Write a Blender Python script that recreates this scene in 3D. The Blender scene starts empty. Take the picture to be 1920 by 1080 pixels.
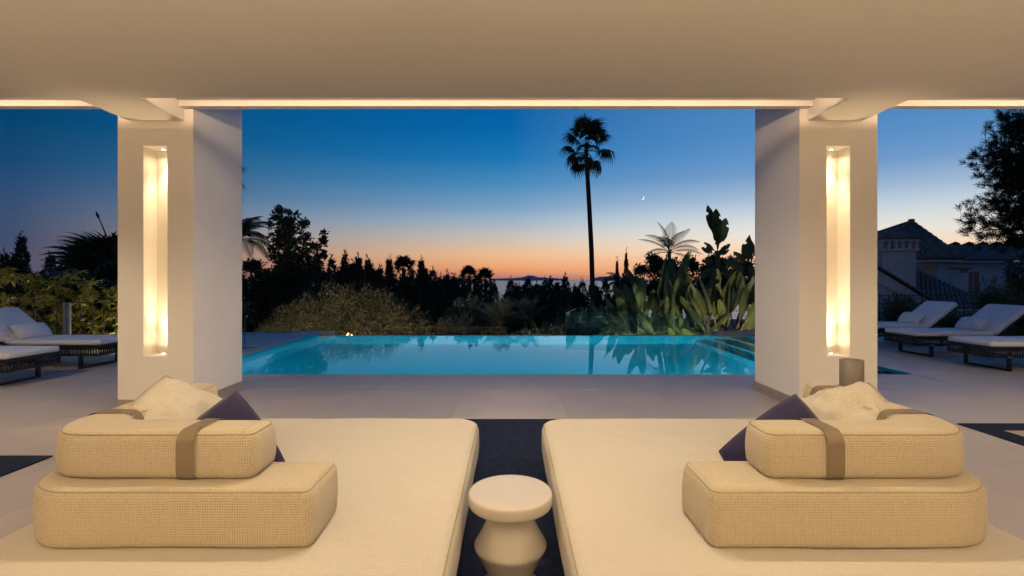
import bpy, math, random
import numpy as np
from mathutils import Vector, Matrix, Euler, noise as mnoise

random.seed(7); rng = np.random.default_rng(7)
PI = math.pi
SC = bpy.context.scene
COL = SC.collection

def srgb(r, g, b):
    f = lambda c: (c/255/12.92) if c/255 <= .04045 else ((c/255+.055)/1.055)**2.4
    return (f(r), f(g), f(b), 1.0)

# ---------------------------------------------------------------- camera
FPX, CX, CY, CH = 920.0, 957.0, 523.0, 1.40       # focal length and vanishing point in photo pixels, eye height in metres
cam = bpy.data.cameras.new('camera'); cam_o = bpy.data.objects.new('camera', cam); COL.objects.link(cam_o)
cam.sensor_width = 36; cam.lens = 36*FPX/1920
cam.shift_x = (960-CX)/1920; cam.shift_y = (CY-540)/1920
cam.clip_start = .05; cam.clip_end = 120000
cam_o.location = (0, 0, CH); cam_o.rotation_euler = (PI/2, 0, 0)
SC.camera = cam_o

def P(px, py, Y):
    "a photo pixel at depth Y metres"
    return Vector(((px-CX)*Y/FPX, Y, CH-(py-CY)*Y/FPX))

# ---------------------------------------------------------------- sky (dusk: the sun has set to the right of the view)
world = bpy.data.worlds.new('World'); SC.world = world; world.use_nodes = True
nt = world.node_tree; nt.nodes.clear()
N = lambda t: nt.nodes.new(t)
L = lambda a, b: nt.links.new(a, b)
SUN_AZ = math.radians(40)
tc = N('ShaderNodeTexCoord'); sep = N('ShaderNodeSeparateXYZ'); L(tc.outputs['Generated'], sep.inputs[0])
def ramp(stops):
    r = N('ShaderNodeValToRGB'); r.color_ramp.interpolation = 'EASE' if False else 'LINEAR'
    el = r.color_ramp.elements
    while len(el) > 1: el.remove(el[-1])
    for i, (p, c) in enumerate(stops):
        e = el[0] if i == 0 else el.new(p)
        e.position = p; e.color = srgb(*c)
    return r
zc = N('ShaderNodeMath'); zc.operation = 'MAXIMUM'; zc.inputs[1].default_value = 0.0; L(sep.outputs['Z'], zc.inputs[0])
rampL = ramp([(0, (88, 83, 100)), (.055, (67, 79, 107)), (.093, (60, 80, 112)), (.131, (45, 76, 116)), (.168, (22, 72, 115)), (.23, (0, 67, 109)), (.40, (12, 66, 116)), (.8, (40, 76, 130))])
rampC = ramp([(0, (222, 138, 112)), (.022, (246, 169, 114)), (.05, (242, 193, 147)), (.083, (204, 194, 181)), (.115, (162, 182, 199)), (.146, (120, 160, 195)), (.19, (72, 140, 188)), (.237, (28, 118, 180)), (.285, (4, 104, 171)), (.32, (0, 97, 165)), (.5, (14, 88, 152)), (.8, (42, 80, 134))])
rampR = ramp([(0, (252, 168, 118)), (.03, (253, 195, 150)), (.058, (250, 222, 194)), (.08, (236, 230, 219)), (.10, (219, 223, 221)), (.123, (193, 209, 222)), (.15, (158, 184, 211)), (.189, (112, 155, 202)), (.225, (92, 145, 199)), (.257, (80, 138, 195)), (.40, (56, 114, 178)), (.8, (44, 84, 138))])
for r in (rampL, rampC, rampR): L(zc.outputs[0], r.inputs[0])
# horizontal direction against the azimuth of the set sun
hv = N('ShaderNodeCombineXYZ'); L(sep.outputs['X'], hv.inputs[0]); L(sep.outputs['Y'], hv.inputs[1])
hn = N('ShaderNodeVectorMath'); hn.operation = 'NORMALIZE'; L(hv.outputs[0], hn.inputs[0])
dt = N('ShaderNodeVectorMath'); dt.operation = 'DOT_PRODUCT'; L(hn.outputs[0], dt.inputs[0])
dt.inputs[1].default_value = (math.sin(SUN_AZ), math.cos(SUN_AZ), 0)
def mrange(a, b):
    m = N('ShaderNodeMapRange'); m.interpolation_type = 'LINEAR'
    m.inputs['From Min'].default_value = a; m.inputs['From Max'].default_value = b
    L(dt.outputs['Value'], m.inputs['Value']); return m
m1 = mrange(.08, .766); m2 = mrange(.766, .97)
def mixc(fac, a, b):
    m = N('ShaderNodeMix'); m.data_type = 'RGBA'; L(fac, m.inputs[0]); L(a, m.inputs[6]); L(b, m.inputs[7]); return m.outputs[2]
skycol = mixc(m2.outputs[0], mixc(m1.outputs[0], rampL.outputs[0], rampC.outputs[0]), rampR.outputs[0])
# physical twilight sky adds a little of its own light
sky = N('ShaderNodeTexSky'); sky.sky_type = 'NISHITA'; sky.sun_disc = False
sky.sun_elevation = math.radians(-2); sky.sun_rotation = SUN_AZ
bg1 = N('ShaderNodeBackground'); L(skycol, bg1.inputs[0]); bg1.inputs[1].default_value = 1.0
bg2 = N('ShaderNodeBackground'); L(sky.outputs[0], bg2.inputs[0]); bg2.inputs[1].default_value = 0.004
addn = N('ShaderNodeAddShader'); L(bg1.outputs[0], addn.inputs[0]); L(bg2.outputs[0], addn.inputs[1])
wo = N('ShaderNodeOutputWorld'); L(addn.outputs[0], wo.inputs[0])

# ---------------------------------------------------------------- render settings
vs = SC.view_settings; vs.view_transform = 'Standard'; vs.look = 'None'; vs.exposure = 0; vs.gamma = 1; vs.use_curve_mapping = False
SC.render.engine = 'CYCLES'
cy = SC.cycles; cy.use_denoising = True
try: cy.denoiser = 'OPENIMAGEDENOISE'
except Exception: pass
cy.max_bounces = 8; cy.diffuse_bounces = 6; cy.glossy_bounces = 4; cy.transmission_bounces = 6; cy.transparent_max_bounces = 16
cy.caustics_reflective = False; cy.caustics_refractive = False; cy.sample_clamp_indirect = 4
WARM = (1.0, .70, .39)

# ---------------------------------------------------------------- materials
MATS = {}
def newmat(name):
    m = bpy.data.materials.new(name); m.use_nodes = True
    MATS[name] = m
    return m, m.node_tree, m.node_tree.nodes['Principled BSDF']
def lin(c): return tuple(c)+(1.0,) if len(c) == 3 else tuple(c)
def simple(name, c1, c2=None, rough=.6, scale=8.0, bump=0.0, bscale=60.0, spec=.5, metallic=0.0, detail=4.0):
    m, t, b = newmat(name)
    b.inputs['Roughness'].default_value = rough; b.inputs['Specular IOR Level'].default_value = spec; b.inputs['Metallic'].default_value = metallic
    b.inputs['Base Color'].default_value = lin(c1)
    co = t.nodes.new('ShaderNodeTexCoord')
    if c2:
        n = t.nodes.new('ShaderNodeTexNoise'); n.inputs['Scale'].default_value = scale; n.inputs['Detail'].default_value = detail
        t.links.new(co.outputs['Object'], n.inputs['Vector'])
        r = t.nodes.new('ShaderNodeMapRange'); r.inputs['From Min'].default_value = .3; r.inputs['From Max'].default_value = .7
        t.links.new(n.outputs['Fac'], r.inputs['Value'])
        x = t.nodes.new('ShaderNodeMix'); x.data_type = 'RGBA'; x.inputs[6].default_value = lin(c1); x.inputs[7].default_value = lin(c2)
        t.links.new(r.outputs[0], x.inputs[0]); t.links.new(x.outputs[2], b.inputs['Base Color'])
    if bump:
        n = t.nodes.new('ShaderNodeTexNoise'); n.inputs['Scale'].default_value = bscale; n.inputs['Detail'].default_value = 5
        t.links.new(co.outputs['Object'], n.inputs['Vector'])
        bp = t.nodes.new('ShaderNodeBump'); bp.inputs['Strength'].default_value = bump; bp.inputs['Distance'].default_value = .01
        t.links.new(n.outputs['Fac'], bp.inputs['Height']); t.links.new(bp.outputs[0], b.inputs['Normal'])
    return m
def foliage(name, c1, c2, rough=.55, spec=.3, transl=.25, island=True):
    m, t, b = newmat(name)
    g = t.nodes.new('ShaderNodeNewGeometry'); oi = t.nodes.new('ShaderNodeObjectInfo')
    a = t.nodes.new('ShaderNodeMath'); a.operation = 'ADD'
    t.links.new(g.outputs['Random Per Island'], a.inputs[0]); t.links.new(oi.outputs['Random'], a.inputs[1])
    h = t.nodes.new('ShaderNodeMath'); h.operation = 'MULTIPLY'; h.inputs[1].default_value = .5
    t.links.new(a.outputs[0], h.inputs[0])
    x = t.nodes.new('ShaderNodeMix'); x.data_type = 'RGBA'; x.inputs[6].default_value = lin(c1); x.inputs[7].default_value = lin(c2)
    t.links.new(h.outputs[0] if island else oi.outputs['Random'], x.inputs[0]); t.links.new(x.outputs[2], b.inputs['Base Color'])
    b.inputs['Roughness'].default_value = rough; b.inputs['Specular IOR Level'].default_value = spec
    if transl:
        tr = t.nodes.new('ShaderNodeBsdfTranslucent'); t.links.new(x.outputs[2], tr.inputs[0])
        ms = t.nodes.new('ShaderNodeMixShader'); ms.inputs[0].default_value = transl
        out = t.nodes['Material Output']
        t.links.new(b.outputs[0], ms.inputs[1]); t.links.new(tr.outputs[0], ms.inputs[2]); t.links.new(ms.outputs[0], out.inputs[0])
    return m
def fabric(name, c1, c2, pitch, bump=.6, rough=.95):
    "open basket weave: threads along all three axes, jittered"
    m, t, b = newmat(name)
    co = t.nodes.new('ShaderNodeTexCoord')
    nz = t.nodes.new('ShaderNodeTexNoise'); nz.inputs['Scale'].default_value = 60; nz.inputs['Detail'].default_value = 3
    t.links.new(co.outputs['Object'], nz.inputs['Vector'])
    sc = t.nodes.new('ShaderNodeVectorMath'); sc.operation = 'SCALE'; sc.inputs['Scale'].default_value = pitch*.42
    t.links.new(nz.outputs['Color'], sc.inputs[0])
    ad = t.nodes.new('ShaderNodeVectorMath'); ad.operation = 'ADD'
    t.links.new(co.outputs['Object'], ad.inputs[0]); t.links.new(sc.outputs[0], ad.inputs[1])
    s2 = t.nodes.new('ShaderNodeVectorMath'); s2.operation = 'SCALE'; s2.inputs['Scale'].default_value = PI/pitch
    t.links.new(ad.outputs[0], s2.inputs[0])
    sn = t.nodes.new('ShaderNodeVectorMath'); sn.operation = 'SINE'; t.links.new(s2.outputs[0], sn.inputs[0])
    ab = t.nodes.new('ShaderNodeVectorMath'); ab.operation = 'ABSOLUTE'; t.links.new(sn.outputs[0], ab.inputs[0])
    na = t.nodes.new('ShaderNodeVectorMath'); na.operation = 'MULTIPLY'; t.links.new(co.outputs['Normal'], na.inputs[0]); t.links.new(co.outputs['Normal'], na.inputs[1])
    nb = t.nodes.new('ShaderNodeVectorMath'); nb.operation = 'MULTIPLY_ADD'; t.links.new(na.outputs[0], nb.inputs[0]); nb.inputs[1].default_value = (-1.6,)*3; nb.inputs[2].default_value = (1.1,)*3
    nc = t.nodes.new('ShaderNodeVectorMath'); nc.operation = 'MAXIMUM'; t.links.new(nb.outputs[0], nc.inputs[0]); nc.inputs[1].default_value = (0,)*3
    nd = t.nodes.new('ShaderNodeVectorMath'); nd.operation = 'MULTIPLY'; t.links.new(ab.outputs[0], nd.inputs[0]); t.links.new(nc.outputs[0], nd.inputs[1])
    sp = t.nodes.new('ShaderNodeSeparateXYZ'); t.links.new(nd.outputs[0], sp.inputs[0])
    a1 = t.nodes.new('ShaderNodeMath'); a1.operation = 'ADD'; t.links.new(sp.outputs[0], a1.inputs[0]); t.links.new(sp.outputs[1], a1.inputs[1])
    a2 = t.nodes.new('ShaderNodeMath'); a2.operation = 'ADD'; t.links.new(a1.outputs[0], a2.inputs[0]); t.links.new(sp.outputs[2], a2.inputs[1])
    n2 = t.nodes.new('ShaderNodeTexNoise'); n2.inputs['Scale'].default_value = 95; n2.inputs['Detail'].default_value = 2
    t.links.new(co.outputs['Object'], n2.inputs['Vector'])
    a3 = t.nodes.new('ShaderNodeMath'); a3.operation = 'MULTIPLY_ADD'; a3.inputs[1].default_value = 1.7
    t.links.new(n2.outputs['Fac'], a3.inputs[0]); t.links.new(a2.outputs[0], a3.inputs[2])
    mr = t.nodes.new('ShaderNodeMapRange'); mr.inputs['From Min'].default_value = .8; mr.inputs['From Max'].default_value = 2.6
    t.links.new(a3.outputs[0], mr.inputs['Value'])
    x = t.nodes.new('ShaderNodeMix'); x.data_type = 'RGBA'; x.inputs[6].default_value = lin(c2); x.inputs[7].default_value = lin(c1)
    t.links.new(mr.outputs[0], x.inputs[0]); t.links.new(x.outputs[2], b.inputs['Base Color'])
    bp = t.nodes.new('ShaderNodeBump'); bp.inputs['Strength'].default_value = bump; bp.inputs['Distance'].default_value = pitch*.35
    t.links.new(mr.outputs[0], bp.inputs['Height']); t.links.new(bp.outputs[0], b.inputs['Normal'])
    n4 = t.nodes.new('ShaderNodeTexNoise'); n4.inputs['Scale'].default_value = 2.6; n4.inputs['Detail'].default_value = 3
    t.links.new(co.outputs['Object'], n4.inputs['Vector'])
    b4 = t.nodes.new('ShaderNodeBump'); b4.inputs['Strength'].default_value = .5; b4.inputs['Distance'].default_value = .05
    t.links.new(n4.outputs['Fac'], b4.inputs['Height']); t.links.new(b4.outputs[0], bp.inputs['Normal'])
    b.inputs['Roughness'].default_value = rough; b.inputs['Specular IOR Level'].default_value = .15
    b.inputs['Sheen Weight'].default_value = .15
    return m
def emit(name, c, s):
    m, t, b = newmat(name)
    b.inputs['Base Color'].default_value = (0, 0, 0, 1)
    b.inputs['Emission Color'].default_value = lin(c); b.inputs['Emission Strength'].default_value = s
    return m

M_plaster = simple('plaster', (.82, .79, .74), (.79, .76, .71), rough=.85, scale=2.5, bump=.06, bscale=40, spec=.2)
M_ceiling = simple('ceiling_paint', (.86, .83, .77), (.83, .80, .74), rough=.9, scale=.9, bump=.10, bscale=5, spec=.15)
M_niche = simple('niche_plaster', (.80, .77, .71), (.77, .74, .68), rough=.85, scale=6, bump=.05, bscale=22, spec=.2)
M_tile = simple('porcelain_tile', (.50, .45, .415), (.44, .395, .365), rough=.42, scale=1.6, bump=.06, bscale=25, spec=.4)
M_grout = simple('grout', (.30, .27, .25), rough=.9)
M_base = simple('skirting_tile', (.30, .27, .24), (.27, .24, .21), rough=.5, scale=5)
M_coping = simple('pool_coping', (.47, .43, .42), (.41, .375, .365), rough=.5, scale=3, bump=.05)
M_beige = simple('beige_plate_finish', (.62, .50, .33), (.55, .43, .27), rough=.8, scale=12)
M_boucle = fabric('boucle_weave', (.64, .565, .42), (.42, .36, .25), .0092, bump=.6)
M_pillow = fabric('pillow_weave', (.74, .69, .58), (.54, .48, .38), .0085, bump=.7)
M_boucle_bed = fabric('bed_weave', (.70, .655, .565), (.55, .505, .42), .0085, bump=.5)
M_strap = simple('leather_strap', (.20, .155, .10), (.175, .135, .085), rough=.5, scale=14, bump=.05, bscale=120)
M_pipe = simple('seam_piping', (.42, .36, .25), rough=.9)
M_navy = fabric('navy_linen', (.025, .022, .075), (.014, .013, .045), .004, bump=.2, rough=.8)
M_rugn = simple('navy_rug', (.018, .027, .062), (.008, .012, .030), rough=.95, scale=26, bump=.9, bscale=90, spec=.1, detail=8)
M_rugb = simple('beige_rug', (.42, .37, .30), (.36, .31, .25), rough=.95, scale=30, bump=.6, bscale=120, spec=.1)
M_ceram = simple('glazed_ceramic', (.70, .66, .58), (.66, .62, .54), rough=.07, scale=3, spec=.55)
M_taupe = simple('taupe_ceramic', (.24, .205, .165), (.22, .19, .15), rough=.55, scale=9)
M_taupe2 = simple('taupe_table_top', (.34, .27, .19), (.30, .24, .165), rough=.5, scale=9)
M_white = fabric('lounger_canvas', (.70, .70, .70), (.62, .62, .63), .004, bump=.15)
M_black = simple('black_aluminium', (.006, .006, .007), rough=.45)
M_rope = simple('black_rope', (.004, .004, .005), (.009, .009, .010), rough=.8, scale=120)
M_clip = simple('steel_clip', (.6, .6, .6), rough=.3, metallic=1.0)
M_soil = simple('garden_ground', (.030, .026, .018), (.018, .022, .010), rough=.95, scale=.7, bump=.6, bscale=8)
M_bark = simple('bark', (.055, .042, .032), (.03, .024, .018), rough=.9, scale=14, bump=.8, bscale=30)
M_palmtrunk = simple('palm_trunk', (.075, .055, .045), (.045, .034, .028), rough=.9, scale=9, bump=.8, bscale=18)
M_conifer = foliage('conifer_needles', (.032, .048, .036), (.070, .092, .060), rough=.8, transl=.1, spec=.1)
M_darkleaf = foliage('dark_broad_leaf', (.030, .048, .028), (.070, .092, .048), rough=.6, transl=.2)
M_palm = foliage('palm_frond', (.022, .034, .018), (.05, .065, .030), rough=.5, transl=.15)
M_palmpale = foliage('pale_palm_frond', (.07, .08, .055), (.12, .13, .09), rough=.5, transl=.3)
M_pine = foliage('pine_needles', (.012, .020, .012), (.032, .045, .022), rough=.7, transl=.1)
M_olive = foliage('olive_shrub_leaf', (.055, .050, .026), (.17, .155, .085), rough=.7, transl=.25)
M_grey = foliage('grey_shrub_leaf', (.07, .085, .06), (.13, .15, .11), rough=.7, transl=.2)
M_paddle = foliage('paddle_leaf', (.055, .080, .030), (.13, .15, .06), rough=.45, transl=.3)
M_petiole = simple('leaf_stalk', (.10, .075, .035), (.05, .06, .02), rough=.6, scale=5)
M_varieg = foliage('variegated_leaf', (.03, .075, .012), (.48, .42, .06), rough=.4, transl=.2, spec=.5)
M_hedgeshade = foliage('shaded_hedge_leaf', (.012, .022, .008), (.03, .045, .014), transl=.1)  # darker leaf colour stands in for shade inside the hedge
M_bamboo = foliage('bamboo_leaf', (.05, .065, .025), (.12, .12, .05), rough=.6, transl=.3)
M_twig = simple('twig', (.06, .045, .028), rough=.9)
M_wood = simple('weathered_timber', (.04, .028, .02), (.025, .018, .013), rough=.85, scale=20)
M_post = simple('grey_metal_post', (.22, .22, .24), rough=.5, metallic=.3)
M_wire = simple('dark_fence_metal', (.03, .03, .032), rough=.5)
M_wall = simple('white_render', (.55, .55, .56), (.48, .48, .49), rough=.9, scale=3, bump=.2, bscale=20)
M_rtile = simple('clay_roof_tile', (.11, .078, .066), (.24, .185, .16), rough=.85, scale=4.5, detail=6)
M_dark = simple('opening_shade', (.01, .01, .011), rough=.5)
M_winpane = simple('window_glass', (.01, .012, .016), rough=.08, spec=.8)
UP_W = 430; ROOM_W = 640  # power of the added uplighters and fill globes
M_globe = emit('fill_globe_glass', WARM, 2.0)
M_led = emit('led_strip', WARM, 3.0)
M_lamp = emit('lamp_lens', (1, .78, .5), 30.0)
M_poollamp = emit('pool_lamp_lens', (.4, .95, 1), 6.0)
M_bulb = emit('garden_bulb', (1, .55, .2), 18.0)
M_moon = emit('moonlit_crescent', (1, .97, .92), 1.3)
M_hill = simple('far_hill', (.26, .22, .25), rough=1.0, spec=0)

# pool plaster: pale aqua mosaic
m, t, b = newmat('pool_mosaic')
co = t.nodes.new('ShaderNodeTexCoord'); br = t.nodes.new('ShaderNodeTexBrick')
br.offset = 0; br.inputs['Scale'].default_value = 12; br.inputs['Color1'].default_value = (.004, .48, .64, 1); br.inputs['Color2'].default_value = (.006, .53, .70, 1)
br.inputs['Mortar'].default_value = (.012, .52, .66, 1); br.inputs['Mortar Size'].default_value = .01; br.inputs['Brick Width'].default_value = .5; br.inputs['Row Height'].default_value = .5
t.links.new(co.outputs['Object'], br.inputs['Vector']); t.links.new(br.outputs[0], b.inputs['Base Color'])
b.inputs['Roughness'].default_value = .6
M_pool = m
# water: refractive surface with a faint ripple
m, t, b = newmat('pool_water')
b.inputs['Transmission Weight'].default_value = 1; b.inputs['IOR'].default_value = 1.33; b.inputs['Roughness'].default_value = 0.0
b.inputs['Base Color'].default_value = (.80, .97, 1, 1)
co = t.nodes.new('ShaderNodeTexCoord'); n = t.nodes.new('ShaderNodeTexNoise'); n.inputs['Scale'].default_value = 2.2; n.inputs['Detail'].default_value = 2
t.links.new(co.outputs['Object'], n.inputs['Vector'])
bp = t.nodes.new('ShaderNodeBump'); bp.inputs['Strength'].default_value = .05; bp.inputs['Distance'].default_value = .02
t.links.new(n.outputs['Fac'], bp.inputs['Height']); t.links.new(bp.outputs[0], b.inputs['Normal'])
M_water = m
# sea
m, t, b = newmat('sea_water')
b.inputs['Base Color'].default_value = (.10, .13, .24, 1); b.inputs['Roughness'].default_value = .22; b.inputs['IOR'].default_value = 1.33
co = t.nodes.new('ShaderNodeTexCoord'); n = t.nodes.new('ShaderNodeTexNoise'); n.inputs['Scale'].default_value = .004; n.inputs['Detail'].default_value = 6
t.links.new(co.outputs['Object'], n.inputs['Vector'])
bp = t.nodes.new('ShaderNodeBump'); bp.inputs['Strength'].default_value = .5; bp.inputs['Distance'].default_value = 30
t.links.new(n.outputs['Fac'], bp.inputs['Height']); t.links.new(bp.outputs[0], b.inputs['Normal'])
M_sea = m
# clear balustrade glass: thin sheet, reflection by Fresnel, faint green tint
m, t, b = newmat('clear_glass')
t.nodes.remove(b)
tr = t.nodes.new('ShaderNodeBsdfTransparent'); tr.inputs[0].default_value = (.80, .92, .90, 1)
gl = t.nodes.new('ShaderNodeBsdfGlossy'); gl.inputs['Roughness'].default_value = .02; gl.inputs[0].default_value = (.8, .9, .9, 1)
fr = t.nodes.new('ShaderNodeFresnel'); fr.inputs[0].default_value = 1.5
ms = t.nodes.new('ShaderNodeMixShader'); t.links.new(fr.outputs[0], ms.inputs[0]); t.links.new(tr.outputs[0], ms.inputs[1]); t.links.new(gl.outputs[0], ms.inputs[2])
t.links.new(ms.outputs[0], t.nodes['Material Output'].inputs[0])
M_glass = m
m, t, b = newmat('door_glass'); t.nodes.remove(b)
tr = t.nodes.new('ShaderNodeBsdfTransparent'); t.links.new(tr.outputs[0], t.nodes['Material Output'].inputs[0])
M_clear = m
M_glassedge = simple('glass_edge', (.30, .40, .38), rough=.2)

# ---------------------------------------------------------------- object helpers
def tag(o, label=None, cat=None, group=None, kind=None):
    if label: o['label'] = label
    if cat: o['category'] = cat
    if group: o['group'] = group
    if kind: o['kind'] = kind
    return o
def empty(name, loc=(0, 0, 0), rz=0.0):
    o = bpy.data.objects.new(name, None); COL.objects.link(o)
    o.location = loc; o.rotation_euler = (0, 0, rz); o.empty_display_size = .1
    return o
def place(name, me, parent=None, loc=(0, 0, 0), rot=(0, 0, 0), scale=(1, 1, 1)):
    o = bpy.data.objects.new(name, me); COL.objects.link(o)
    o.parent = parent; o.location = loc; o.rotation_euler = rot; o.scale = scale
    return o
def mk(name, V, F, mat, smooth=False):
    me = bpy.data.meshes.new(name)
    me.from_pydata([tuple(v) for v in V], [], [tuple(f) for f in F])
    if smooth: me.polygons.foreach_set('use_smooth', [True]*len(me.polygons))
    me.materials.append(mat); me.update()
    return me
def mkq(name, V, mat, nq=4):
    "numpy array (n*nq,3): every nq vertices are one polygon"
    V = np.asarray(V, dtype=np.float32).reshape(-1, 3); n = len(V)//nq
    me = bpy.data.meshes.new(name)
    me.vertices.add(len(V)); me.vertices.foreach_set('co', V.ravel())
    me.loops.add(n*nq); me.loops.foreach_set('vertex_index', np.arange(n*nq, dtype=np.int32))
    me.polygons.add(n); me.polygons.foreach_set('loop_start', np.arange(0, n*nq, nq, dtype=np.int32)); 
    me.materials.append(mat); me.update(calc_edges=True); me.validate()
    return me
class MB:
    def __init__(s): s.V = []; s.F = []
    def add(s, V, F):
        k = len(s.V); s.V += [Vector(v) for v in V]; s.F += [tuple(i+k for i in f) for f in F]; return s
    def box(s, x0, x1, y0, y1, z0, z1):
        return s.add([(x0,y0,z0),(x1,y0,z0),(x1,y1,z0),(x0,y1,z0),(x0,y0,z1),(x1,y0,z1),(x1,y1,z1),(x0,y1,z1)],
                     [(0,3,2,1),(4,5,6,7),(0,1,5,4),(1,2,6,5),(2,3,7,6),(3,0,4,7)])
    def quad(s, a, b, c, d): return s.add([a, b, c, d], [(0, 1, 2, 3)])
    def tube(s, pts, rads, n=8, cap=True):
        pts = [Vector(p) for p in pts]; V = []; F = []
        if not hasattr(rads, '__len__'): rads = [rads]*len(pts)
        up = Vector((0, 0, 1)); ref = None
        for i, p in enumerate(pts):
            d = (pts[min(i+1, len(pts)-1)]-pts[max(i-1, 0)]).normalized()
            if ref is None: ref = d.orthogonal().normalized()
            ref = (ref-d*ref.dot(d)).normalized(); u = d.cross(ref)
            for k in range(n):
                a = 2*PI*k/n; V.append(p+(ref*math.cos(a)+u*math.sin(a))*rads[i])
        for i in range(len(pts)-1):
            for k in range(n):
                F.append((i*n+k, i*n+(k+1) % n, (i+1)*n+(k+1) % n, (i+1)*n+k))
        if cap:
            F.append(tuple(range(n-1, -1, -1))); F.append(tuple((len(pts)-1)*n+k for k in range(n)))
        return s.add(V, F)
    def lathe(s, prof, c=(0, 0, 0), n=48):
        V = []; F = []
        for r, z in prof:
            for k in range(n):
                a = 2*PI*k/n; V.append((c[0]+r*math.cos(a), c[1]+r*math.sin(a), c[2]+z))
        for i in range(len(prof)-1):
            for k in range(n): F.append((i*n+k, i*n+(k+1) % n, (i+1)*n+(k+1) % n, (i+1)*n+k))
        F.append(tuple(range(n-1, -1, -1))); F.append(tuple((len(prof)-1)*n+k for k in range(n)))
        return s.add(V, F)
    def xf(s, M): s.V = [M @ v for v in s.V]; return s
    def mesh(s, name, mat, smooth=False, flatcaps=True):
        me = mk(name, s.V, s.F, mat, smooth)
        if smooth and flatcaps:
            for p in me.polygons:
                if len(p.vertices) > 4: p.use_smooth = False
        return me
    def build(s, name, mat, parent=None, smooth=False, loc=(0, 0, 0), rot=(0, 0, 0)):
        return place(name, s.mesh(name, mat, smooth), parent, loc, rot)

def fillet(pts, rad, seg=10):
    "polygon (counter-clockwise) with rounded corners"
    n = len(pts); out = []
    if not hasattr(rad, '__len__'): rad = [rad]*n
    for i in range(n):
        p = Vector(pts[i]); a = Vector(pts[i-1])-p; b = Vector(pts[(i+1) % n])-p
        r = rad[i]
        if r <= 0: out.append(p); continue
        la, lb = a.length, b.length; a.normalize(); b.normalize()
        ang = a.angle(b); tl = min(r/math.tan(ang/2), .48*la, .48*lb); r = tl*math.tan(ang/2)
        c = p+(a+b).normalized()*(r/math.sin(ang/2))
        s0 = p+a*tl-c; s1 = p+b*tl-c
        a0 = math.atan2(s0.y, s0.x); a1 = math.atan2(s1.y, s1.x); d = (a1-a0+PI) % (2*PI)-PI
        for k in range(seg+1):
            t_ = a0+d*k/seg; out.append(c+Vector((math.cos(t_), math.sin(t_)))*r)
    return out
def densify(pts, step):
    out = []
    for i in range(len(pts)):
        a, b = pts[i], pts[(i+1) % len(pts)]; k = max(1, int((b-a).length/step))
        for j in range(k): out.append(a+(b-a)*(j/k))
    return out
def ring_normals(pts):
    n = len(pts); out = []
    for i in range(n):
        d = (pts[(i+1) % n]-pts[i-1]).normalized(); out.append(Vector((d.y, -d.x)))
    return out
def cushion(outline, z0, z1, rt, rb, bulge=.0, wob=.0, step=.05, seed=0.0, taper=0.0):
    "padded block over an outline: rounded top and bottom edges, bulging sides"
    pts = densify(outline, step); nr = ring_normals(pts); n = len(pts)
    prof = []
    for k in range(5):
        a = PI/2*k/4; prof.append((rb*(1-math.sin(a))+taper, z0+rb*(1-math.cos(a))))
    H = z1-z0-rt-rb
    for k in range(1, 6):
        f = k/6; prof.append((-bulge*math.sin(PI*f)+taper*(1-f), z0+rb+H*f))
    for k in range(7):
        a = PI/2*k/6; prof.append((rt*(1-math.cos(a)), z1-rt+rt*math.sin(a)))
    V = []; F = []
    for d, z in prof:
        for p, q in zip(pts, nr):
            w = Vector((p.x-q.x*d, p.y-q.y*d, z))
            if wob:
                nv = mnoise.noise_vector(w*3.2+Vector((seed, seed*.7, 0)))
                w += Vector((nv.x*wob, nv.y*wob, nv.z*wob*.5 if z > z0+rb else 0))
            V.append(w)
    for i in range(len(prof)-1):
        for k in range(n): F.append((i*n+k, i*n+(k+1) % n, (i+1)*n+(k+1) % n, (i+1)*n+k))
    mb = MB(); mb.add(V, F)
    mb.add([], []); mb.F.append(tuple(range(n-1, -1, -1))); mb.F.append(tuple((len(prof)-1)*n+k for k in range(n)))
    seam = [Vector((p.x-q.x*rt*.28, p.y-q.y*rt*.28, z1-rt*.30)) for p, q in zip(pts, nr)]
    return mb, seam
def loop_tube(pts, r, n=5):
    mb = MB(); pts = pts+[pts[0]]
    mb.tube(pts, r, n, cap=False); return mb

def spot(name, loc, target, power, angle=80, blend=.6, size=.04, color=WARM, parent=None):
    l = bpy.data.lights.new(name, 'SPOT'); l.energy = power; l.spot_size = math.radians(angle); l.spot_blend = blend
    l.shadow_soft_size = size; l.color = color
    o = bpy.data.objects.new(name, l); COL.objects.link(o)
    o.location = loc; o.rotation_euler = (Vector(target)-Vector(loc)).to_track_quat('-Z', 'Y').to_euler()
    if parent: o.parent = parent
    return o
def area(name, loc, target, power, sx, sy, color=WARM, spread=180, parent=None):
    l = bpy.data.lights.new(name, 'AREA'); l.energy = power; l.shape = 'RECTANGLE'; l.size = sx; l.size_y = sy; l.color = color
    l.spread = math.radians(spread)
    o = bpy.data.objects.new(name, l); COL.objects.link(o)
    o.location = loc; o.rotation_euler = (Vector(target)-Vector(loc)).to_track_quat('-Z', 'Y').to_euler()
    if parent: o.parent = parent
    return o

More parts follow.
